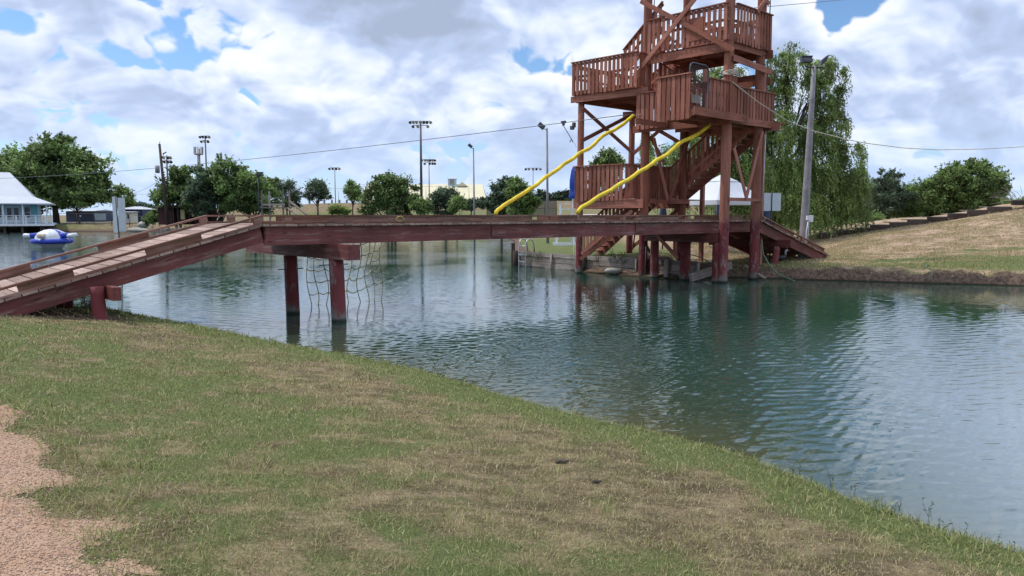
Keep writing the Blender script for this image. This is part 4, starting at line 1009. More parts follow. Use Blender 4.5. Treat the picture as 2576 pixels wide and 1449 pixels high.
# gazebo
gc = at(1815, 541, 35.0); gz = zat(gc[0], gc[1])
ga = thing('gazebo', (gc[0], gc[1], gz), 'white two tier canvas gazebo with dark blue curtains seen through the tower legs', 'gazebo')
def pyr(c, hw, z0, z1, hw1, sag=.12, n=8):
    mb = MB(); ang = math.radians(24); v = []; f = []
    R = lambda x, y: (c[0]+x*math.cos(ang)-y*math.sin(ang), c[1]+x*math.sin(ang)+y*math.cos(ang))
    rows = 7; cols = 8
    for side in range(4):
        b = len(v)
        for i in range(rows+1):
            s = i/rows; h = hw+(hw1-hw)*s; z = z0+(z1-z0)*(s**1.12)
            for j in range(cols+1):
                t = -1+2*j/cols; x, y = t*h, -h
                for _ in range(side): x, y = -y, x
                X_, Y_ = R(x, y); v.append((X_, Y_, z-sag*(1-t*t)*math.sin(math.pi*s)*.5))
        for i in range(rows):
            for j in range(cols): q = b+i*(cols+1)+j; f.append((q, q+1, q+cols+2, q+cols+1))
    return mb.add(v, f, smooth=True)
ez = at(1822, 505, 35)[2]
pyr(gc, 1.42, ez, ez+.92, .42).build('canopy', CANVAS, ga); pyr(gc, .50, ez+.86, ez+1.20, .03, .03).build('upper_canopy', CANVAS, ga)
val = MB(); ang = math.radians(24); cs = []
for sx_, sy_ in ((-1, -1), (1, -1), (1, 1), (-1, 1)): cs.append(np.array([gc[0]+1.43*(sx_*math.cos(ang)-sy_*math.sin(ang)), gc[1]+1.43*(sx_*math.sin(ang)+sy_*math.cos(ang)), 0]))
for i in range(4): val.beam(cs[i]+ZZ*(ez-.10), cs[(i+1) % 4]+ZZ*(ez-.10), .015, .20)
val.build('valance', CANVAS, ga)
for i in range(4): MB().cyl(cs[i]*.97+np.array([gc[0], gc[1], 0])*.03+ZZ*gz, cs[i]*.97+np.array([gc[0], gc[1], 0])*.03+ZZ*ez, .04, n=8).build('pole', BLACK, ga)
for i, ww in ((0, .22), (1, .5)):
    c = cs[i]*.93+np.array([gc[0], gc[1], 0])*.07
    MB().lathe(c+ZZ*gz, [(ww*.5, .1), (ww*.42, .9), (ww*.36, 1.3), (ww*.5, ez-gz-.1)], 14).build('curtain', plain('dark_blue_fabric_%d' % i, (.02, .03, .07), .8, .3, 6), ga)
MB().ball((gc[0], gc[1], ez+1.24), .05).build('finial', WHITE, ga)
# closed umbrellas / dark cylinders below the gazebo line
for x, lab in ((1668, 'closed dark blue patio umbrella behind the tower, left of the gazebo'),):
    c = at(x, 541, 34); z_ = zat(c[0], c[1]); t = thing('patio_umbrella', (c[0], c[1], z_), lab, 'umbrella')
    MB().cyl((c[0], c[1], z_), (c[0], c[1], 3.0), .03, n=8).build('pole', BLACK, t)
    MB().lathe((c[0], c[1], 1.6), [(.16, 0), (.2, .3), (.13, .9), (.03, 1.35)], 12).build('canopy', MAT['dark_blue_fabric_0'], t)
# red garden chairs on the lawn beyond the piles
def garden_chair(x, Y, mat, label, rz):
    c = at(x, 600, Y); z_ = zat(c[0], c[1]); t = thing('garden_chair', (0, 0, 0), label, 'chair', 'red garden chairs on the lawn')
    for sx_, sy_ in ((-1, -1), (1, -1), (-1, 1), (1, 1)): MB().beam((sx_*.24, sy_*.22, 0), (sx_*.22, sy_*.2, .42), .05, .05, up=X3).build('leg', mat, t)
    MB().obox((0, 0, .42), (.28, 0, 0), (0, .26, 0), (0, 0, .02)).build('seat', mat, t)
    MB().obox((0, .25, .70), (.27, 0, 0), (0, .015, 0), (0, .05, .28)).build('backrest', mat, t)
    for k in (-1, 1): MB().beam((k*.28, -.26, .62), (k*.28, .28, .62), .07, .025).build('armrest', mat, t)
    t.location = (c[0], c[1], z_); t.rotation_euler = (0, 0, rz); return t
REDP = plain('red_plastic', (.30, .03, .05), .5)
for x, Y, rz in ((1755, 41, .6), (1782, 40, -.4)): garden_chair(x, Y, REDP, 'red garden chair on the lawn seen between the bridge piles, %s of the two' % ('left' if x < 1770 else 'right'), rz)
# lifeguard chair with closed umbrella
c = at(1425, 541, 42); gzc = zat(c[0], c[1]); lc_ = thing('lifeguard_chair', (c[0], c[1], gzc), 'tall white lifeguard chair beside the left tower post', 'chair')
L = lambda x, y, z: np.array([c[0]+x, c[1]+y, gzc+z])
for sx_ in (-1, 1):
    for sy_ in (-1, 1): MB().beam(L(sx_*.48-.1, sy_*.5, 0), L(sx_*.3, sy_*.3, 1.95), .09, .09, up=Y3).build('leg', WHITE, lc_)
[MB().beam(L(-.7, k, .08), L(.75, k, .08), .12, .14).build('skid', WHITE, lc_) for k in (-.55, .55)]
MB().obox(L(0, 0, 1.97), X3*.36, Y3*.34, ZZ*.03).build('seat', WHITE, lc_)
MB().obox(L(-.0, 0, 1.35), X3*.55, Y3*.36, ZZ*.03).build('footrest', WHITE, lc_)
for k in range(4): MB().obox(L(.34, 0, 2.12+k*.14), X3*.015, Y3*.34, ZZ*.05).build('backrest', WHITE, lc_)
for k in (-1, 1): MB().beam(L(.36, k*.33, 1.9), L(.38, k*.33, 2.68), .06, .06, up=Y3).beam(L(-.36, k*.33, 2.24), L(.36, k*.33, 2.28), .09, .035).beam(L(-.33, k*.33, 1.95), L(-.33, k*.33, 2.24), .05, .05, up=Y3).build('arm_frame', WHITE, lc_)
c = at(1437, 541, 41.6); um = thing('parasol', (c[0], c[1], zat(c[0], c[1])), 'closed bright blue parasol standing behind the left tower post', 'umbrella')
zt = at(1437, 418, 41.6)[2]; zb = at(1437, 500, 41.6)[2]
MB().cyl((c[0], c[1], um.location[2]), (c[0]+.12, c[1], zt), .02, n=8).build('pole', WHITE, um)
pr = [(.16, 0), (.19, .12), (.14, .35), (.12, .42), (.17, .60), (.18, 1.0), (.12, 1.5), (.03, zt-zb)]
mb = MB().lathe((c[0]+.04, c[1], zb), pr, 20); v = mb.v[0]; a = np.arctan2(v[:, 1]-c[1], v[:, 0]-c[0]-.04)
v[:, 0] += .025*np.sin(a*4)*np.cos(a)+(v[:, 2]-zb)*.05; v[:, 1] += .025*np.sin(a*4)*np.sin(a); mb.build('canopy', BLUE, um)
# backstop fence behind the lifeguard chair
def mesh_mat(name, c, alpha, s):
    m, nt, b = nodes_of(name); geo = nt.nodes.new('ShaderNodeNewGeometry')
    b.inputs['Base Color'].default_value = (*c, 1); b.inputs['Alpha'].default_value = alpha; b.inputs['Roughness'].default_value = .7; return m
SCREEN = mesh_mat('fence_mesh', (.05, .06, .07), .30, 1)
SCREEND = mesh_mat('dark_windscreen_mesh', (.02, .035, .04), .72, 1)
def fence(name, pts, n, hgt, label, mat, mesh, r=.035, cat='fence', mid=True, thick=False):
    pts = [np.array(p, float) for p in pts]; seg = [np.linalg.norm(pts[i+1]-pts[i]) for i in range(len(pts)-1)]; T = sum(seg)
    def w(s):
        for i, l in enumerate(seg):
            if s <= l+1e-6: return pts[i]+(pts[i+1]-pts[i])*s/l
            s -= l
        return pts[-1]
    t = thing(name, (w(0)[0], w(0)[1], zat(*w(0)[:2])), label, cat); P_ = []
    for i in range(n+1):
        p = w(T*i/n); z_ = zat(p[0], p[1]); p = np.array([p[0], p[1], z_]); P_.append(p)
        MB().cyl(p-ZZ*.2, p+ZZ*hgt, r, n=7).build('post', mat, t)
    for fz, rr in ((hgt, r*.8), (hgt*.5, r*.7), (.08, r*.6)):
        if fz == hgt*.5 and not mid: continue
        MB().tube([q_+ZZ*fz for q_ in P_], rr, 6).build('rail', mat, t)
    if mesh:
        mm = MB()
        for i in range(n):
            a, b_ = P_[i], P_[i+1]; mm.add([a+ZZ*.05, b_+ZZ*.05, b_+ZZ*hgt, a+ZZ*hgt], [(0, 1, 2, 3)])
        mm.build('mesh_panel', mesh, t)
    return t
fence('backstop_fence', [at(1392, 535, 62), at(1450, 535, 62), at(1560, 535, 60)], 7, 1.62, 'chain link fence with dark screen behind the lifeguard chair', GALV, SCREEND)
fence('ballfield_fence', [at(740, 520, 152), at(905, 520, 152), at(1090, 520, 150), at(1180, 520, 148)], 12, 2.9, 'long tall chain link fence along the far berm', GALV, None, .05, mid=False)
fence('wire_fence', [at(150, 560, 106), at(239, 560, 105), at(330, 560, 104), at(400, 560, 102)], 6, 1.5, 'thin wire fence with dark posts along the far left bank', BLACK, None, .035, mid=False)
fence('tennis_fence', [at(1225, 540, 120), at(1400, 540, 120)], 6, 2.6, 'dark screened fence behind the trees left of the tower', BLACK, SCREEND, .05)

# ---------------------------------------------------------------- far poles
def sports_light(px, ytop, ybase, Y, rows, r, label, spread=None, cant=0):
    """rows: list of (dy below top in px, list of lamp offsets in px)"""
    tp = at(px, ytop, Y); bs = at(px-cant, ybase, Y); bz = zat(tp[0], Y); t = thing('stadium_light', (tp[0], Y, bz), label, 'light pole', 'ball field floodlight masts')
    m = Y/F
    MB().cyl((tp[0]+cant*m*0, Y, bz-.3), (tp[0], Y, tp[2]), r, r*.55, 10).build('mast', DARKMETAL if Y < 155 else STEELPOLE, t)
    for dy, lamps in rows:
        z = tp[2]-dy*m; MB().beam((tp[0]+min(lamps)*m, Y, z), (tp[0]+max(lamps)*m, Y, z+.01), .10, .10).build('crossarm', DARKMETAL, t)
        for l in lamps:
            c = np.array([tp[0]+l*m, Y-.25, z-.22]); tilt = np.array([.25*np.sign(l), -.8, -.6]); tilt /= np.linalg.norm(tilt)
            MB().tube([c-tilt*.3, c-tilt*.05, c+tilt*.12], [.07, .14, .30], 10).build('lamp', GALV if rng.random() < .5 else DARKMETAL, t)
    return t
sports_light(1058, 304, 500, 140, [(1, [-25, -17, -9, 0, 8, 16, 25]), (11, [-18, -6, 18])], .28, 'tallest twin row floodlight mast in the middle of the picture')
sports_light(1079, 400, 498, 172, [(1, [-16, -9, -3, 3, 9, 15]), (9, [-10, 2, 9, 15])], .16, 'smaller twin row floodlight mast just right of the tallest mast')
sports_light(842, 422, 512, 165, [(0, [-12, -4, 4, 12])], .13, 'thin mast with one row of lamps above the far berm')
sports_light(1341, 423, 490, 172, [(0, [-18, -10, 0, 8, 18])], .13, 'thin mast with five lamps above the treeline left of the tower')
sports_light(516, 341, 440, 150, [(1, [-11, -4, 3, 11]), (12, [-8, 0, 8])], .20, 'tall floodlight mast rising behind the tree clump')
sports_light(419, 391, 450, 140, [(3, [-12, -5, 5, 11]), (13, [-11, -4, 4, 12])], .20, 'floodlight mast just right of the leaning utility pole')
sports_light(613, 414, 450, 165, [(3, [-12, -6, 6, 12])], .15, 'short visible floodlight mast above the right of the tree clump')
for px_0, py_, Y, pb, lab, yb in ((1191, 372, 72, 1183, 'slim lamp pole with one floodlight in front of the barn', 545), (1376, 322, 46, 1362, 'slim lamp pole with one floodlight left of the tower', 560)):
    tp = at(px_0, py_, Y); bz = zat(tp[0], Y); t = thing('lamp_pole', (tp[0], Y, bz), lab, 'light pole')
    MB().cyl((tp[0]+.08, Y, bz-.3), tp, .11 if Y > 60 else .085, .055, 12).build('pole', STEELPOLE, t)
    c = at(pb-(0 if Y > 60 else 0), py_-5, Y-.2); MB().tube([tp-ZZ*.12, c+(tp-c)*.3-ZZ*.1, c], .02, 6).build('bracket', BLACK, t)
    MB().obox(c, np.array([-.16, 0, .13]), Y3*.15, np.array([.08, 0, .10])).build('floodlight', DARKMETAL, t)
# cell tower
tp = at(499, 374, 190); t = thing('cell_tower', (tp[0], 190, 1.5), 'mobile phone mast with panel antennas behind the tree clump', 'mast')
MB().cyl((tp[0], 190, 1), (tp[0], 190, tp[2]), .5, .35, 10).build('mast', STEELPOLE, t)
MB().cyl((tp[0], 190, tp[2]-1.5), (tp[0], 190, tp[2]-1.2), 1.0, n=12).build('antenna_ring', STEELPOLE, t)
for k in range(9):
    a = k*.7; MB().obox((tp[0]+1.0*math.cos(a), 190+.8*math.sin(a), tp[2]-.45), X3*.16, Y3*.08, ZZ*.85).build('antenna_panel', WHITE if k % 3 else STEELPOLE, t)
# leaning utility pole and wires
tp = at(401, 362, 95); bs = at(425, 556, 95); up = thing('utility_pole', (bs[0], 95, zat(bs[0], 95)), 'leaning wooden utility pole with a transformer left of the tree clump', 'utility pole')
MB().cyl((bs[0], 95, zat(bs[0], 95)-.4), tp, .22, .14, 10).build('pole', DARKWOOD, up)
c = at(396, 426, 94.6); MB().cyl(c-ZZ*.45, c+ZZ*.45, .26, n=12).build('transformer', STEELPOLE, up)
MB().cyl(tp, tp+ZZ*.35+X3*.1, .03, n=6).build('insulator', STEELPOLE, up)
c = at(414, 385, 94.8); MB().tube([at(405, 400, 95), c], .03, 5).obox(c, X3*.2+ZZ*.1, Y3*.1, ZZ*.05).build('lamp', DARKMETAL, up)
tp2 = at(333, 480, 150); t = thing('utility_pole', (tp2[0], 150, 1.5), 'distant thin utility pole between the big oak and the tree clump', 'utility pole')
MB().cyl((tp2[0], 150, 1), tp2, .13, .09, 8).beam(tp2-X3*.8-ZZ*.6, tp2+X3*.8-ZZ*.6, .1, .1).build('pole', DARKWOOD, t)
for k, (zz, s) in enumerate(((-.6, 1.2), (-1.1, 1.0))):
    cable('power_line', tp2+X3*.7*(1 if k else -1)-ZZ*.55, at(404, 452+k*26, 95), .3*s, .022, CABLE, 'thin power line between the distant pole and the leaning pole, %s one' % ('lower' if k else 'upper'), 'power line', 14)
cable('power_line', tp2-ZZ*.5, at(-60, 470, 170), .4, .022, CABLE, 'faint power line running left from the distant utility pole', 'power line', 14)
# sign back standing in the water on the left
p = at(300, 541, 32); t = thing('signboard', (p[0], p[1], 0), 'tall double metal sign seen from behind standing in the water on the left', 'sign')
steel('post', (p[0]+.04, 32, -.8), (p[0]-.12, 32, at(295, 492, 32)[2]), .028, t)
ca, sa = math.cos(.9), math.sin(.9)
c = at(297, 540, 32)
rpanel(c-X3*.13+Y3*.03, .13, .74, parent=t, rad=.04, ax=np.array([.93, -.36, 0])); rpanel(c+X3*.145+Y3*.03, .135, .70, parent=t, rad=.04, ax=np.array([.93, .36, 0]))

# ---------------------------------------------------------------- house on stilts
X1 = (137.5-VW/2)/F*96.0
hx = lambda px, Y=92.0: X1-(137.5-px)/23.6
H = thing('house_on_stilts', (X1, 92, 0), 'pale blue house on stilts over the water with a white metal roof and porch', 'house')
zf = at(0, 562, 96)[2]; ze = at(0, 513.5, 96)[2]; zk = at(0, 494, 97)[2]; zr = at(0, 432, 98)[2]
x1 = X1; x0 = x1-20
MB().box(x0, x1+.1, 91.9, 104, zf-.22, zf).build('porch_floor', PALEBLUE, H)
MB().box(x0, x1+.15, 91.84, 91.9, zf-.30, zf-.02).build('fascia', WHITE, H)
xw = hx(98, 94.3)
MB().box(x0, xw, 94.3, 103, zf, ze+.2).build('wall', PALEBLUE, H)
MB().box(hx(81, 94.2), xw+.02, 94.2, 94.28, zf+.05, ze-.1).build('corner_panel', TEAL, H)
for a, b_ in ((22, 33), (39, 51)): 
    o = MB().box(hx(a-2, 94.2), hx(b_+2, 94.2), 94.18, 94.29, zf+.02, zf+2.12).build('door', WHITE, H); MB().box(hx(a, 94.2), hx(b_, 94.2), 94.14, 94.175, zf+.45, zf+1.95).build('door_glass', GLASSDARK, o)
for a, b_ in ((66, 79), (-12, 8)):
    o = MB().box(hx(a-1.5, 94.2), hx(b_+1.5, 94.2), 94.2, 94.29, zf+.55, zf+2.1).build('window', WHITE, H); MB().box(hx(a, 94.2), hx(b_, 94.2), 94.16, 94.19, zf+.65, zf+1.30).box(hx(a, 94.2), hx(b_, 94.2), 94.16, 94.19, zf+1.36, zf+2.02).build('window_pane', GLASSDARK, o)
for px_0 in (-60, -22, 14, 62, 121): MB().box(hx(px_0), hx(px_0)+.16, 92.0, 92.16, zf, ze).build('porch_post', WHITE, H)
rl = MB(); rl.box(x0, x1, 92.0, 92.08, zf+.93, zf+1.0).box(x0, x1, 92.0, 92.08, zf+.74, zf+.78).box(x0, x1, 92.0, 92.08, zf+.16, zf+.21)
px_0 = -75
while px_0 < 138: rl.box(hx(px_0), hx(px_0)+.14, 91.97, 92.11, zf, zf+1.02); px_0 += 24.0
rl.box(x1-.14, x1, 91.97, 92.11, zf, zf+1.02)
o = rl.build('porch_railing', WHITE, H); lt = MB(); k = x0
while k < x1-.1:
    e = min(k+.55, x1); lt.beam((k, 92.03, zf+.2), (e, 92.03, zf+.2+(e-k)), .01, .025); lt.beam((k, 92.05, zf+.75), (e, 92.05, zf+.75-(e-k)), .01, .025); k += .14
lt.build('lattice', WHITE, o)
for yy in (92.3, 97): 
    for px_0 in (-60, -20, 17, 60, 106, 113, 131): MB().cyl((hx(px_0), yy+.0, -1), (hx(px_0), yy, zf-.2), .14, n=8).build('stilt', DARKWOOD, H)
# roof: steep upper hip, shallow porch skirt, with thickness
yb = 106.0; e0, e1 = x0-1, hx(139.6); k1_ = hx(88, 94.6); r1 = hx(27, 99)
def hiproof(rows, mat, name):
    v = []; f = []
    for (xa_, xb_, ya, yb_, z) in rows: v += [(xa_, ya, z), (xb_, ya, z), (xb_, yb_, z), (xa_, yb_, z)]
    for i in range(len(rows)-1):
        for j in range(4): f.append((i*4+j, i*4+(j+1) % 4, i*4+4+(j+1) % 4, i*4+4+j))
    f.append((3, 2, 1, 0)); n = len(v)-4; f.append((n, n+1, n+2, n+3)); return MB().add(v, f).build(name, mat, H)
hiproof([(e0, e1, 91.6, yb+.4, ze-.03), (e0, e1, 91.6, yb+.4, ze+.09)], WHITE, 'eave')
hiproof([(e0, e1, 91.6, yb+.4, ze+.093), (e0+2, k1_, 94.4, yb-2.2, zk), (e0+4.5, r1, 98.9, 99.3, zr)], ROOFW, 'roof')

H.location = (X1, 96, 0); H.rotation_euler = (0, 0, math.radians(29))

# ---------------------------------------------------------------- inflatable on the pond
ic = at(127, 541, 51.5); ic[2] = 0
inf = thing('inflatable_rocker', ic, 'blue and white inflatable rocking water toy floating on the left of the pond', 'inflatable')
m_ = 51.5/F
MB().lathe(ic, [(.45, -.1), (.62, .06), (.92, .36), (.95, .42)], 28).build('hull', VINYLWHITE, inf)
a = np.linspace(0, 2*math.pi, 41); MB().tube([ic+np.array([1.12*math.cos(t), 1.12*math.sin(t), .47]) for t in a], .16, 12).build('float_ring', VINYLBLUE, inf)
prof = [(1.02, .50), (.96, .78), (.76, 1.04), (.42, 1.20), (.10, 1.25)]
for k in range(12):
    v = []; f = []; a0 = 2*math.pi*k/12; 
    for (rr, z) in prof:
        for j in range(5): t = a0+2*math.pi/12*j/4; v.append(ic+np.array([rr*math.cos(t), rr*math.sin(t), z+.02*math.sin(math.pi*j/4)]))
    for i in range(4):
        for j in range(4): q = i*5+j; f.append((q, q+1, q+6, q+5))
    MB().add(v, f, smooth=True).build('dome_panel', VINYLBLUE if k in (6, 11, 1, 4) else VINYLWHITE, inf)
for k, aa in enumerate((-90, -12, 60, 120, 192)):
    t = math.radians(aa); d_ = np.array([math.cos(t), math.sin(t), 0])
    r0, r1_ = (.45, 1.72) if aa != -90 else (.5, 1.45)
    o = MB().tube([ic+d_*r0+ZZ*.92, ic+d_*(r0+.1)+ZZ*.92, ic+d_*(r1_-.45)+ZZ*.82, ic+d_*(r1_-.44)+ZZ*.82], [.10, .15, .16, .10], 12).build('arm', VINYLBLUE if aa != -90 else VINYLWHITE, inf)
    MB().tube([ic+d_*(r1_-.5)+ZZ*.82, ic+d_*(r1_-.4)+ZZ*.82, ic+d_*(r1_-.05)+ZZ*.84, ic+d_*r1_+ZZ*.84], [.12, .155, .15, .09], 12).build('arm_tip', VINYLTAN if aa == -90 else VINYLWHITE, o)

# ---------------------------------------------------------------- far buildings and small structures
def gable(name, x0, x1, y0, y1, z0, ze_, zr_, wall, roof, label, cat, axis='x', over=.3, parts=()):
    t = thing(name, ((x0+x1)/2, y0, z0), label, cat)
    MB().box(x0, x1, y0, y1, z0-.3, ze_).build('wall', wall, t)
    if axis == 'x':
        ym = (y0+y1)/2; v = [(x0-over, y0-over, ze_), (x1+over, y0-over, ze_), (x1+over, y1+over, ze_), (x0-over, y1+over, ze_), (x0-over, ym, zr_), (x1+over, ym, zr_)]
        f = [(0, 1, 5, 4), (2, 3, 4, 5), (0, 4, 3), (1, 2, 5), (3, 2, 1, 0)]
    else:
        xm = (x0+x1)/2; v = [(x0-over, y0-over, ze_), (x1+over, y0-over, ze_), (x1+over, y1+over, ze_), (x0-over, y1+over, ze_), (xm, y0-over, zr_), (xm, y1+over, zr_)]
        f = [(0, 4, 5, 3), (1, 2, 5, 4), (0, 1, 4), (2, 3, 5), (3, 2, 1, 0)]
    v = [np.array(q)+ZZ*.01 for q in v]
    MB().add(v, f).build('roof', roof, t)
    return t
q = lambda px, Y: (px-VW/2)/F*Y
zz_ = lambda py, Y: at(0, py, Y)[2]
# barn with cupola
Yb = 185.0; t = thing('barn', (q(1066, Yb), Yb, 2), 'long cream metal roofed barn with a small cupola behind the trees', 'barn')
xl, xr = q(905, Yb), q(1224, Yb); zb_, ze_, zr_ = 2.0, zz_(502, Yb), zz_(463, Yb+6)
MB().box(xl+1, xr-1, Yb, Yb+14, 1, ze_).build('wall', CREAMWALL, t)
MB().add([(xl, Yb-.5, ze_), (xr, Yb-.5, ze_), (xr, Yb+14.5, ze_), (xl, Yb+14.5, ze_), (xl+.8, Yb+7, zr_), (xr-1.2, Yb+7, zr_)], [(0, 1, 5, 4), (2, 3, 4, 5), (0, 4, 3), (1, 2, 5), (3, 2, 1, 0)]).build('roof', CREAM, t)
cx = q(1139, Yb+7); z1 = zr_+1.3; o = MB().box(cx-1.0, cx+1.0, Yb+6, Yb+8, zr_-.8, z1).build('cupola', PALEBLUE, t)
MB().add([(cx-1.2, Yb+5.8, z1), (cx+1.2, Yb+5.8, z1), (cx+1.2, Yb+8.2, z1), (cx-1.2, Yb+8.2, z1), (cx, Yb+7, z1+.75)], [(0, 1, 4), (1, 2, 4), (2, 3, 4), (3, 0, 4), (3, 2, 1, 0)]).build('cupola_roof', ROOFW, o)
MB().box(cx-.5, cx+.5, Yb+5.9, Yb+5.98, zr_-.1, zr_+1.0).build('louvre', GREYWOOD, o)
xx = q(1164, Yb+6); MB().add([(xx-1.25, Yb+5.4, zr_-.45), (xx+1.25, Yb+5.4, zr_-.45), (xx, Yb+5.4, zr_+.5), (xx-1.25, Yb+8.4, zr_-.45), (xx+1.25, Yb+8.4, zr_-.45), (xx, Yb+8.4, zr_+.5)], [(0, 1, 2), (0, 2, 5, 3), (1, 4, 5, 2), (5, 4, 3)]).build('dormer', CREAM, t)
MB().box(q(1085, Yb), q(1115, Yb), Yb-.15, Yb-.02, 2, ze_-.6).build('door', PALEBLUE, t)
# blue shed, white gate, second blue shed, kiosk, red shed
Y = 122.; t = gable('blue_shed', q(171, Y), q(240, Y), Y, Y+6, 1.4, zz_(531, Y), zz_(527, Y+3), NAVY, ROOFW, 'long low navy blue shed behind the big oak', 'shed')
MB().box(q(205, Y), q(209, Y), Y-.06, Y-.02, zz_(546, Y), zz_(541, Y)).build('notice', WHITE, t)
Y = 121.; t = thing('field_gate', (q(256, Y), Y, zat(q(256, Y), Y)), 'pale sheet metal gate beside the low blue shed', 'gate')
for k in range(3): MB().box(q(243+k*9.3, Y), q(251.5+k*9.3, Y), Y, Y+.08, zz_(554, Y), zz_(537, Y)).build('gate_panel', PALEBLUE, t)
Y = 118.; t = thing('blue_shed', (q(345, Y), Y, zat(q(345, Y), Y)), 'tall navy shed with a pale lean-to roof on the far left bank', 'shed')
x0_, x1_, x2_ = q(322, Y), q(363, Y), q(341, Y)
MB().box(x0_, x1_, Y, Y+5, 1, zz_(526, Y)).build('wall', NAVY, t)
MB().add([(x0_-1.4, Y-.3, zz_(526, Y)), (x1_+.2, Y-.3, zz_(526.5, Y)), (x1_+.2, Y+5, zz_(526.5, Y)), (x0_-1.4, Y+5, zz_(526, Y)), (q(324, Y), Y+2.5, zz_(519, Y)), (x2_, Y+2.5, zz_(519, Y))], [(0, 1, 5, 4), (2, 3, 4, 5), (0, 4, 3), (1, 2, 5), (3, 2, 1, 0)]).build('roof', ROOFW, t)
Y = 112.; t = gable('kiosk', q(313, Y), q(334, Y), Y, Y+2, 1.4, zz_(534, Y), zz_(532, Y+1), CREAMWALL, ROOFW, 'small cream kiosk in front of the tall navy shed', 'kiosk')
MB().box(q(325, Y), q(329, Y), Y-.05, Y-.01, zz_(550, Y), zz_(537, Y)).build('door', DARKWOOD, t)
Y = 96.; t = thing('open_shed', (q(450, Y), Y, zat(q(450, Y), Y)), 'dark red open fronted shed with yellow panels under the tree clump', 'shed')
MB().box(q(402, Y), q(437, Y), Y, Y+3.5, 1, zz_(521, Y)).build('wall', REDSHED, t)
MB().box(q(437, Y), q(520, Y), Y+3.2, Y+3.5, 1, zz_(521, Y)).build('rear_wall', REDSHED, t)
MB().add([(q(398, Y), Y-.5, zz_(522, Y)), (q(524, Y), Y-.5, zz_(523, Y)), (q(524, Y), Y+4, zz_(523, Y)), (q(398, Y), Y+4, zz_(522, Y)), (q(425, Y), Y+1.6, zz_(516, Y)), (q(490, Y), Y+1.6, zz_(516, Y))], [(0, 1, 5, 4), (2, 3, 4, 5), (0, 4, 3), (1, 2, 5), (3, 2, 1, 0)]).build('roof', DARKWOOD, t)
for a, b_ in ((456, 466), (484, 492), (497, 510)): MB().box(q(a, Y), q(b_, Y), Y+.2, Y+.26, zz_(552 if a < 470 else 545, Y), zz_(527, Y)).build('yellow_panel', plain('yellow_panel_%d' % a, (.5, .42, .2), .7), t)
for a in (440, 452, 470, 480, 495, 512): MB().beam((q(a, Y), Y, 1), (q(a, Y), Y, zz_(521, Y)), .12, .12, up=Y3).build('post', DARKWOOD, t)
# small dock with a tan float
Y = 88.; t = thing('dock', (q(410, Y), Y, 0), 'low weathered dock behind the near ramp on the far left bank', 'dock')
MB().box(q(382, Y), q(470, Y), Y, Y+3, .55, .68).build('dock_deck', GREYWOOD, t)
for k in range(5): MB().box(q(386+k*20, Y), q(389+k*20, Y), Y-.06, Y-.01, -.3, .95).build('dock_post', GREYWOOD, t)
MB().box(q(384, Y), q(440, Y), Y+.02, Y+.08, .1, .5).build('dock_skirt', GREYWOOD, t)
c = np.array([q(441, 70), 70, .25]); tag(MB().ball(c+ZZ*.1, (.62, .5, .42), 16, 10).build('float_dome', VINYLTAN), 'rounded tan float on the water beyond the near ramp', 'float')
rock((q(362, 98), 98, 1.0), (.8, .5, .45), 'pale boulder on the far left bank beside the bushes')
rock((q(352, 100.5), 100.5, .25), (1.6, .4, .3), 'long pale rock at the far left waterline')
# wooden play platform with sloping plank beyond the bridge
Y = 68.; t = thing('wooden_lookout', (q(690, Y), Y, 0), 'small grey timber lookout platform with a sloping gangplank beyond the bridge', 'platform')
for px_0, Yo in ((663, 0), (716, 0), (668, 1.6), (719, 1.6)): MB().beam((q(px_0, Y), Y+Yo, -.5), (q(px_0, Y)-.02, Y+Yo, zz_(479, Y)), .13, .13, up=Y3).build('post', GREYWOOD, t)
MB().box(q(658, Y), q(722, Y), Y-.15, Y+1.8, zz_(524, Y), zz_(521, Y)).build('platform', GREYWOOD, t)
MB().box(q(664, Y), q(718, Y), Y-.10, Y-.04, zz_(517, Y), zz_(512, Y)).build('guard_rail', GREYWOOD, t); MB().box(q(664, Y), q(718, Y), Y-.10, Y-.04, zz_(499, Y), zz_(497, Y)).build('guard_rail', GREYWOOD, t)
MB().beam(at(727, 505, Y+1), at(771, 540, Y-1), .12, .14).beam(at(722, 523, Y+.5), at(748, 541, Y-1), .12, .10).build('gangplank', GREYWOOD, t)
# bollards on the berm
for i, px_0 in enumerate((782, 800, 819, 838, 857, 875)):
    x = q(px_0, 150); z_ = zat(x, 150); tag(MB().box(x-.16, x+.16, 149.8, 150.1, z_-.2, z_+.62).build('bollard', STEELPOLE), 'short square post on top of the far berm, %s from the left' % ('first second third fourth fifth sixth'.split()[i]), 'bollard', 'short posts along the berm')
# speaker on a post in the tree clump
tp = at(653, 437, 92); t = thing('loudspeaker_pole', (tp[0], 92, 1.2), 'dark horn loudspeaker on a post at the right of the tree clump', 'loudspeaker')
MB().cyl((tp[0]-.2, 92, 1), (tp[0]-.2, 92, tp[2]-.2), .09, n=8).build('post', DARKMETAL, t); MB().obox(tp, X3*.32, Y3*.25, ZZ*.2+X3*.1).build('loudspeaker', DARKMETAL, t)
# pale tracks on the far left bank
for (Ya, Yb_, pa, pb) in ((108, 110.2, 0, 330), (116, 118, 150, 330)):
    xs = np.linspace(q(pa, Ya), q(pb, Ya), 30); v = []
    for x in xs:
        for yy in (Ya, Yb_): v.append((x, yy, zat(x, yy)+.05))
    tag(MB().add(v, [(2*i, 2*i+2, 2*i+3, 2*i+1) for i in range(29)], smooth=True).build('track', plain('pale_track', (.36, .31, .25), .95)), kind='structure')

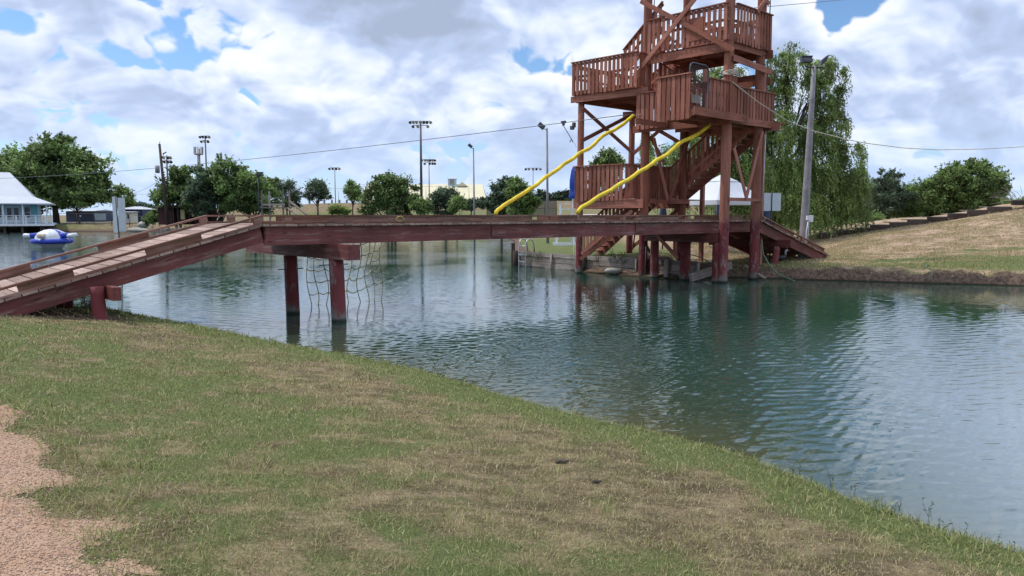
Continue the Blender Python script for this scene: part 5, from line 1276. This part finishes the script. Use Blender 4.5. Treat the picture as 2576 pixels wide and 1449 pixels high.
# ---------------------------------------------------------------- trees and plants
OAKL = leaf('oak_leaves', (.10, .16, .052), (.24, .32, .115), .45)
LITEL = leaf('light_leaves', (.12, .185, .058), (.27, .36, .125), .45)
DARKL = leaf('dark_leaves', (.066, .105, .066), (.165, .215, .125), .4)
WILLL = leaf('willow_leaves', (.14, .205, .060), (.34, .43, .15), .48)
BUSHL = leaf('bush_leaves', (.16, .21, .05), (.30, .36, .10), .3)
DISTL = leaf('distant_leaves', (.055, .085, .055), (.11, .15, .090), .3)
def leaves_np(c, size, asp, updir, clump, name, mat, parent, hang=None):
    """one small four-sided leaf per centre"""
    N = len(c); n = rng.normal(0, 1, (N, 3)); n[:, 2] = np.abs(n[:, 2])+updir; n /= np.linalg.norm(n, axis=1)[:, None]
    if hang is None: t = rng.normal(0, 1, (N, 3))
    else: t = hang+rng.normal(0, .35, (N, 3))
    t -= n*np.sum(t*n, 1)[:, None]; t /= np.linalg.norm(t, axis=1)[:, None]+1e-9
    b = np.cross(n, t); s = (size*rng.uniform(.6, 1.4, N))[:, None]
    v = np.stack([c-t*s, c+b*s*asp-t*s*.1, c+t*s, c-b*s*asp-t*s*.1], 1).reshape(-1, 3)
    return np_mesh(name, v, np.full(N, 4), np.arange(4*N), mat, {'rnd': np.repeat(rng.random(N), 4), 'clump': np.repeat(clump, 4)}, parent=parent)
def tree(name, label, bx, Y, lobes, N, ls, mat, tr=.25, group=None, cat='tree', clumps=26, loose=.22, limbs=True, lean=0, bz=None, asp=.5, gap=.0, trunks=1, depth=.85, inner=.45):
    base = at(bx, 541, Y); z0 = zat(base[0], base[1]) if bz is None else bz; base[2] = z0; m = Y/F
    t = thing(name, base, label, cat, group)
    ctr = []; rad = []; w = []
    for (cx, cy, rx, ry) in lobes:
        c = at(cx, cy, Y); ctr.append(c); rad.append((rx*m, rx*m*depth, ry*m)); w.append(rx*ry)
    w = np.array(w, float); w /= w.sum(); cc = []; cs = []
    for c, r, ww in zip(ctr, rad, w):
        k = max(4, int(round(clumps*len(lobes)*ww)))
        d = rng.normal(0, 1, (k, 3)); d /= np.linalg.norm(d, axis=1)[:, None]; rr = inner+(1-inner)*rng.random(k)**.6
        cc.append(np.array(c)+d*rr[:, None]*np.array(r)*.88); cs.append(np.full(k, (r[0]*r[2])**.5*loose))
    cc = np.concatenate(cc); cs = np.concatenate(cs)*rng.uniform(.7, 1.35, len(cc))
    cc[:, 2] = np.maximum(cc[:, 2], z0+cs*.6)
    i = rng.integers(0, len(cc), N); u_ = rng.normal(0, 1, (N, 3))
    # twig ends: part of the leaves sit on short sprays that break the outline
    sp_ = rng.normal(0, 1, (len(cc)*5, 3)); sp_[:, 2] = np.abs(sp_[:, 2])*.8+.15; sp_ /= np.linalg.norm(sp_, axis=1)[:, None]
    p = cc[i]+u_*cs[i][:, None]*np.array([.62, .62, .45])
    k2 = rng.random(N) < .40; j = rng.integers(0, 5, N); dirs = sp_[i*5+j]
    p[k2] = cc[i][k2]+dirs[k2]*(cs[i][k2]*rng.uniform(.3, 2.3, k2.sum()))[:, None]+rng.normal(0, 1, (k2.sum(), 3))*cs[i][k2][:, None]*.12
    p[:, 2] = np.maximum(p[:, 2], z0+.05)
    cl = rng.random(len(cc))[i]
    leaves_np(p, np.full(N, ls), asp, .3, cl, 'crown', mat, t)
    mb = MB(); top = np.mean(cc, 0); zt = z0+(top[2]-z0)*.55
    for q_ in range(trunks):
        off = np.array([(q_-(trunks-1)/2)*tr*2.4, 0, 0]); b0 = base+off; h1 = np.array([base[0]+(top[0]-base[0])*.25+off[0]*1.6+lean, base[1], zt])
        mb.tube([b0-ZZ*.4, b0+ZZ*(zt-z0)*.3, (b0+h1)/2+ZZ*(zt-z0)*.15, h1], [tr*1.35, tr, tr*.85, tr*.6], 9)
        if limbs:
            for s in rng.choice(len(cc), min(16, len(cc)), replace=False):
                e = cc[s]; st_ = b0+(h1-b0)*rng.uniform(.55, 1.0); md = (st_+e)/2+ZZ*np.linalg.norm(e-st_)*.10+rng.normal(0, .06, 3)*np.linalg.norm(e-st_)
                mb.tube([st_, md, e], [tr*.40, tr*.22, tr*.06], 5)
    mb.build('trunk', BARK, t); return t
G1 = 'trees along the far left bank'
tree('oak_tree', 'largest spreading oak behind the porch of the house on stilts', 141, 112, [(120, 420, 95, 68), (60, 440, 90, 70), (200, 440, 78, 72), (235, 490, 48, 42), (10, 450, 70, 70), (150, 490, 105, 45), (150, 380, 60, 38), (255, 465, 25, 40)], 60000, .24, OAKL, .42, clumps=34, loose=.20)
tree('oak_tree', 'smaller dark tree leaning out below the big oak, its slim trunk on the bank', 199, 109, [(205, 495, 45, 28), (160, 505, 40, 22)], 7000, .2, OAKL, .14, G1)
tree('oak_tree', 'small loose tree between the big oak and the standing sign', 300, 132, [(300, 495, 32, 26), (322, 512, 22, 20)], 5000, .22, LITEL, .15, G1, loose=.26)
tree('oak_tree', 'leftmost tree of the clump above the dark red shed', 448, 97, [(452, 440, 34, 26), (440, 480, 48, 42), (410, 500, 32, 32), (480, 500, 50, 40)], 18000, .17, OAKL, .16, G1, trunks=2)
tree('oak_tree', 'bright topped tree in the middle of the clump by the shed', 545, 95, [(575, 432, 52, 30), (560, 470, 72, 42), (520, 490, 50, 40), (610, 490, 55, 45)], 26000, .17, OAKL, .18, G1, trunks=2)
tree('oak_tree', 'dark dense tree in the centre of the clump behind the far kerb', 505, 93, [(502, 450, 26, 34), (505, 500, 40, 45)], 11000, .16, DARKL, .17, G1)
tree('oak_tree', 'rightmost rounded tree of the clump beside the grey lookout', 640, 94, [(640, 470, 56, 36), (665, 500, 48, 38), (600, 510, 50, 34)], 20000, .17, LITEL, .18, G1)
tree('juniper_tree', 'loose grey green tree behind the grey lookout platform', 722, 118, [(722, 490, 34, 34), (705, 475, 22, 20), (740, 508, 20, 18)], 6000, .15, DARKL, .13, G1, loose=.26)
tree('round_tree', 'small round headed tree standing alone on the slope of the berm', 800, 128, [(798, 480, 34, 26), (797, 466, 22, 18), (780, 494, 20, 12), (818, 492, 20, 12)], 9000, .13, DARKL, .15, None, loose=.24)
tree('round_tree', 'small upright tree left of the barn roof', 887, 122, [(888, 482, 24, 24), (885, 468, 12, 16), (900, 495, 16, 14)], 5500, .14, OAKL, .11, None, loose=.26)
tree('oak_tree', 'broad bushy tree in front of the left end of the barn', 985, 86, [(985, 478, 50, 40), (945, 500, 38, 36), (1020, 490, 36, 42), (965, 455, 36, 22), (1000, 520, 55, 28), (930, 528, 28, 20)], 30000, .12, OAKL, .13, 'trees in front of the barn', trunks=3)
tree('shrub', 'low light green shrub right of the broad bushy tree', 1062, 84, [(1058, 522, 30, 20), (1045, 505, 14, 16)], 6000, .10, LITEL, .07, 'trees in front of the barn', loose=.28)
tree('juniper_tree', 'dark flat topped tree below the barn cupola', 1122, 88, [(1122, 492, 40, 20), (1100, 505, 30, 22), (1145, 510, 26, 24), (1118, 528, 36, 18)], 14000, .11, DARKL, .12, 'trees in front of the barn')
tree('shrub', 'light green sapling in front of the dark flat topped tree', 1150, 82, [(1152, 512, 20, 20), (1140, 526, 16, 12)], 4500, .10, LITEL, .05, 'trees in front of the barn', loose=.28)
tree('juniper_tree', 'dark upright tree left of the first yellow foam tube', 1262, 78, [(1262, 488, 34, 34), (1240, 510, 22, 26), (1275, 465, 20, 22), (1262, 525, 34, 20)], 15000, .11, DARKL, .12, 'trees left of the tower')
tree('oak_tree', 'light green tree crossed by the lower end of the first foam tube', 1312, 66, [(1310, 490, 36, 34), (1295, 462, 18, 18), (1330, 515, 30, 24), (1305, 530, 34, 18)], 16000, .10, LITEL, .09, 'trees left of the tower', loose=.25)
tree('shrub', 'low hedge plant behind the slim lamp pole', 1185, 122, [(1180, 515, 26, 14), (1210, 512, 20, 14)], 7000, .15, DARKL, .1, 'trees left of the tower')
for i, (x, r, y) in enumerate(((1362, 22, 492), (1392, 20, 496), (1418, 22, 492), (1446, 20, 494), (1230, 24, 510), (1475, 26, 492), (1510, 26, 496), (1560, 30, 490), (1610, 26, 494))):
    tree('distant_tree', 'dark distant tree of the far treeline, %s one from the left' % ('second third fourth fifth first sixth seventh eighth ninth'.split()[i]), x, 170, [(x, y+8, r, 20), (x+8, y, r*.6, 12)], 3500, .28, DISTL, .25, 'trees of the far treeline', limbs=False)
tree('bush', 'rounded yellow green bush behind the far kerb of the bridge', 855, 74, [(850, 528, 22, 12), (868, 532, 14, 10), (835, 532, 12, 8)], 5000, .09, BUSHL, .05, None, 'bush', limbs=False, loose=.3)
tree('bush', 'green bush beside the dark red shed', 388, 97, [(388, 545, 18, 14), (380, 556, 18, 10)], 4500, .14, LITEL, .06, None, 'bush', limbs=False, loose=.3)
tree('distant_tree', 'hazy tree behind the tall navy shed', 352, 175, [(350, 522, 28, 12), (385, 528, 24, 12)], 3000, .3, DISTL, .2, 'trees of the far treeline', limbs=False)
tree('oak_tree', 'loose tree top showing between the left tower posts', 1525, 62, [(1525, 398, 34, 22), (1500, 412, 20, 12), (1545, 420, 26, 26), (1520, 450, 40, 30)], 11000, .10, OAKL, .14, 'trees left of the tower', loose=.27)
# right-hand hedge of trees beyond the hill
GR = 'trees beyond the dry hill'
tree('cedar_tree', 'dark spiky cedar at the left end of the trees beyond the dry hill', 2225, 57, [(2222, 485, 40, 44), (2245, 455, 26, 28), (2205, 520, 34, 40), (2262, 500, 30, 36), (2218, 450, 14, 24)], 26000, .085, DARKL, .15, GR, asp=.3)
tree('oak_tree', 'dark green tree filling the gap between the willow and the cedar', 2165, 60, [(2170, 500, 44, 40), (2150, 540, 50, 34), (2200, 545, 40, 30)], 22000, .09, OAKL, .13, GR, trunks=2)
tree('oak_tree', 'mid green tree between the cedar and the tallest tree beyond the hill', 2330, 58, [(2320, 500, 66, 46), (2355, 475, 44, 34), (2290, 530, 50, 34), (2380, 520, 50, 36)], 42000, .085, OAKL, .13, GR, trunks=3)
tree('oak_tree', 'tallest tree beyond the dry hill with a ragged open top', 2440, 57, [(2440, 452, 66, 42), (2425, 420, 34, 24), (2470, 425, 36, 24), (2400, 455, 44, 40), (2495, 470, 40, 40), (2450, 505, 80, 36)], 52000, .085, OAKL, .14, GR, trunks=3)
tree('shrub', 'low light shrub at the foot of the cedar', 2185, 52, [(2185, 560, 34, 22), (2160, 575, 26, 14)], 9000, .08, LITEL, .05, GR, 'shrub', limbs=False, loose=.28)
tree('shrub', 'thin brushwood behind the topmost timber steps', 2560, 50, [(2545, 512, 26, 10), (2590, 505, 26, 14)], 3000, .07, LITEL, .04, GR, 'shrub', limbs=False, loose=.3)
db = at(2570, 520, 52); t = thing('bare_bush', (db[0], db[1], zat(db[0], db[1])), 'leafless tangle of curling twigs at the right edge', 'bush'); mb = MB()
for k in range(38):
    a = rng.uniform(-1, 1); pts = [np.array([db[0]+a*.15, db[1], zat(db[0], db[1])])]; d = np.array([a*.5, rng.normal(0, .3), 1.0])
    for s in range(9): d = d/np.linalg.norm(d)+np.array([a*.14+rng.normal(0, .14), rng.normal(0, .14), -.02*s]); pts.append(pts[-1]+d/np.linalg.norm(d)*.27)
    mb.tube(pts, np.linspace(.02, .006, 10), 4)
mb.build('twigs', GREYWOOD, t)
# the willow
def willow():
    Y = 41.0; base = at(1945, 600, Y); base[2] = zat(base[0], base[1]); m = Y/F
    t = thing('willow_tree', base, 'large weeping willow with hanging fronds behind the tower and the thick light pole', 'tree')
    # (px, py, rx, ry, strands, drop in m, clump tone)
    L_ = [(1985, 150, 46, 32, 300, 1.1, 0), (2065, 165, 40, 40, 300, .9, 0), (2110, 205, 26, 40, 170, 1.0, 0), (2080, 250, 42, 40, 330, 1.2, 0), (1955, 215, 50, 45, 420, 1.4, 0), (2030, 215, 40, 30, 200, 1.2, 0), (2100, 300, 38, 30, 230, 1.4, 0),
          (1960, 310, 60, 50, 520, 1.8, .1), (2050, 335, 60, 45, 480, 1.6, 0), (2125, 370, 42, 36, 300, 1.5, 0), (1880, 290, 70, 70, 500, 2.2, .1), (1790, 300, 70, 60, 420, 2.2, .1), (1840, 190, 50, 40, 200, 1.5, 0), (1775, 200, 40, 40, 160, 1.5, 0),
          (1930, 420, 80, 50, 900, 2.8, .25), (2020, 430, 70, 50, 800, 2.6, .2), (2095, 450, 60, 50, 700, 2.4, .1), (2150, 455, 42, 50, 330, 1.5, .1), (1830, 410, 80, 50, 700, 2.8, .1), (1740, 390, 70, 60, 560, 2.4, .0), (1660, 400, 50, 50, 300, 2.2, .0), (1630, 370, 30, 30, 120, 1.6, 0),
          (1985, 500, 100, 40, 900, 2.2, .15), (2100, 520, 80, 40, 520, 1.5, .1), (1860, 500, 90, 40, 500, 2.2, 0)]
    C_ = []; T_ = []; K_ = []
    for (cx, cy, rx, ry, ns, drop, tone) in L_:
        ns = int(ns*(.95 if cy < 400 else .72)); c = at(cx, cy, Y); d = rng.normal(0, 1, (ns, 3)); d /= np.linalg.norm(d, axis=1)[:, None]
        # strands start in sub-bunches so the crown has dense and open places
        nb = max(5, ns//24); bd = rng.normal(0, 1, (nb, 3)); bd /= np.linalg.norm(bd, axis=1)[:, None]; ns = int(ns*1.0); bd *= (.30+.7*rng.random(nb))[:, None]; bt = rng.random(nb)
        bi = rng.integers(0, nb, ns); s0 = c+(bd[bi]+rng.normal(0, .13, (ns, 3)))*np.array([rx*m, rx*m*.9, ry*m])
        out = (s0-c); out[:, 2] = 0; out /= np.linalg.norm(out, axis=1)[:, None]+.3
        ln = drop*(.35+.75*rng.random(nb)[bi])*rng.uniform(.6, 1.25, ns); k = (ln/.085).astype(int)+2; wind = np.array([.10, 0, 0])
        for q_ in range(ns):
            tt = np.linspace(0, 1, k[q_])[:, None]; arc = out[q_]*(.38*np.sin(np.minimum(tt*2.2, 1.57)))+rng.normal(0, .05, 3)*tt+wind*tt*ln[q_]
            p = s0[q_]+arc+np.array([0, 0, -1.])*(tt**1.25)*ln[q_]+np.array([0, 0, .22])*np.sin(np.minimum(tt*4, 3.14))
            p = p+rng.normal(0, .025, p.shape); p = p[p[:, 2] > base[2]+.15]
            if len(p) < 2: continue
            C_.append(p); T_.append(np.gradient(p, axis=0)*8); K_.append(np.full(len(p), np.clip(bt[bi[q_]]*.8+tone+rng.normal(0, .05), 0, 1)))
    C_ = np.concatenate(C_); T_ = np.concatenate(T_); K_ = np.concatenate(K_)
    leaves_np(C_, np.full(len(C_), .086), .30, .0, K_, 'crown', WILLL, t, hang=T_)
    mb = MB(); tops = [(1985, 160), (2065, 190), (2100, 270), (2060, 340), (1960, 330), (1880, 300), (1790, 330), (2140, 440), (1740, 400), (1930, 230), (1850, 210), (2020, 250), (1670, 400), (2110, 380)]
    fork = base+ZZ*2.2+X3*.1
    mb.tube([base-ZZ*.4, base+ZZ*1.0, fork], [.50, .40, .36], 12); mb.tube([fork, at(1960, 430, Y), at(2000, 340, Y), at(2030, 260, Y)], [.28, .16, .10, .06], 8); mb.tube([fork, at(1900, 430, Y+.6), at(1850, 330, Y+.6)], [.28, .18, .1], 8)
    for x, y in tops:
        e = at(x, y, Y+rng.normal(0, 1.2)); s_ = at(1960+(x-1960)*.3, 420+(y-420)*.25, Y); mb.tube([s_, (s_+e)/2+ZZ*.2+rng.normal(0, .1, 3), e], [.08, .045, .018], 6)
        for _ in range(5):
            e2 = e+rng.normal(0, .5, 3); mb.tube([(s_+e)/2+(e-s_)*rng.uniform(0, .4), (s_+e2)/2*.3+e2*.7-(s_-e)*.0+ZZ*.1, e2], [.035, .025, .010], 4)
    mb.build('trunk', BARK, t)
willow()
# weeds along the wall foot and the near waterline
def weed(c, n, h, sp, mat, label, group, name='weed', ls=.03):
    t = thing(name, c, label, 'plant', group); mb = MB(); L_ = []; D_ = []
    for k in range(n):
        a = rng.random()*6.28; o = np.array(c)+np.array([math.cos(a), math.sin(a), 0])*sp*rng.random(); hh = h*rng.uniform(.5, 1.1); d = np.array([math.cos(a)*.25, math.sin(a)*.25, 1.])+rng.normal(0, .12, 3); pts = [o]
        for s in range(5): d = d+rng.normal(0, .12, 3)*[1, 1, .2]; pts.append(pts[-1]+d/np.linalg.norm(d)*hh/5)
        mb.tube(pts, np.linspace(.0022, .001, 6)*(h/.25)**.5, 4)
        for s in range(1, 6):
            for kk in (-1, 1): q_ = pts[s]; dd = np.array([rng.normal(), rng.normal(), .9]); dd /= np.linalg.norm(dd); L_.append(q_+dd*ls*.8); D_.append(dd*3)
    mb.build('stems', mat, t); L_ = np.array(L_); D_ = np.array(D_)
    leaves_np(L_, np.full(len(L_), ls), .2, .0, rng.random(len(L_)), 'leaves', mat, t, hang=D_)
WEEDL = leaf('weed_leaves', (.045, .07, .028), (.10, .14, .06))
sp_names = 'first second third fourth fifth sixth seventh eighth ninth tenth eleventh twelfth'.split()
for i, (x, y, n, h, dx) in enumerate(((2008, 1185, 2, .13, .2), (2040, 1198, 1, .10, 0), (2098, 1218, 2, .18, .1), (2145, 1236, 2, .11, .1), (2195, 1246, 1, .12, .1), (2287, 1265, 1, .13, .6), (2245, 1300, 3, .11, .1), (2330, 1310, 2, .22, .3), (2370, 1336, 3, .12, .2), (2440, 1350, 1, .10, .4), (2480, 1352, 2, .11, .2), (2545, 1370, 2, .11, .2))):
    p = at(x, y, 1.0); r_ = ray(x, y); p = E0+r_*((.04-EYE)/r_[2]); p[2] = max(-.02, min(zat(p[0], p[1]), .12))
    weed(p, n, h, .06+.12*dx, WEEDL, 'slender weed sprig standing at the near waterline, %s from the left' % sp_names[i], 'weed sprigs at the near waterline', ls=.015)
for x, y, Y, n, h, lab in ((1560, 662, 28.8, 26, .55, 'leafy green weeds growing at the foot of the plank wall behind the left tower post'), (1532, 658, 29.4, 16, .4, 'small patch of weeds beside the larger one under the plank wall'), (1345, 655, 32.3, 14, .5, 'dark creeper hanging on the plank wall beside the ladder'), (1478, 668, 29.8, 8, .25, 'tiny tuft of weeds at the water by the left tower post'), (225, 771, 14.3, 40, .26, 'tuft of dry dark grass between the two posts under the near ramp')):
    c = at(x, y, Y); c[2] = max(zat(c[0], c[1]), .0) if x < 300 else max(c[2]-.05, 0)
    weed(c, n, h, .55 if x > 300 else .25, WEEDL if x > 300 else GREYWOOD, lab, None, 'weed_patch', .055 if x > 300 else .03)
# dark fallen clods of earth in the lawn
for x, y, s in ((1412, 1124, .05), (1500, 1172, .035)):
    r_ = ray(x, y); p = E0+r_*((.35-EYE)/r_[2]); p[2] = zat(p[0], p[1])+.012
    mb = MB()
    mb.tube([p+np.array([-s, -s*.2, 0]), p+np.array([-s*.3, s*.2, .006]), p+np.array([s*.4, -s*.1, .004]), p+np.array([s*1.2, s*.5, .002])], [s*.12, s*.38, s*.3, s*.1], 7, wob=.25)
    tag(mb.build('clod', BARK), 'small dark clod lying in the lawn, %s of two' % ('left' if x < 1450 else 'right'), 'clod', 'dark clods in the lawn')
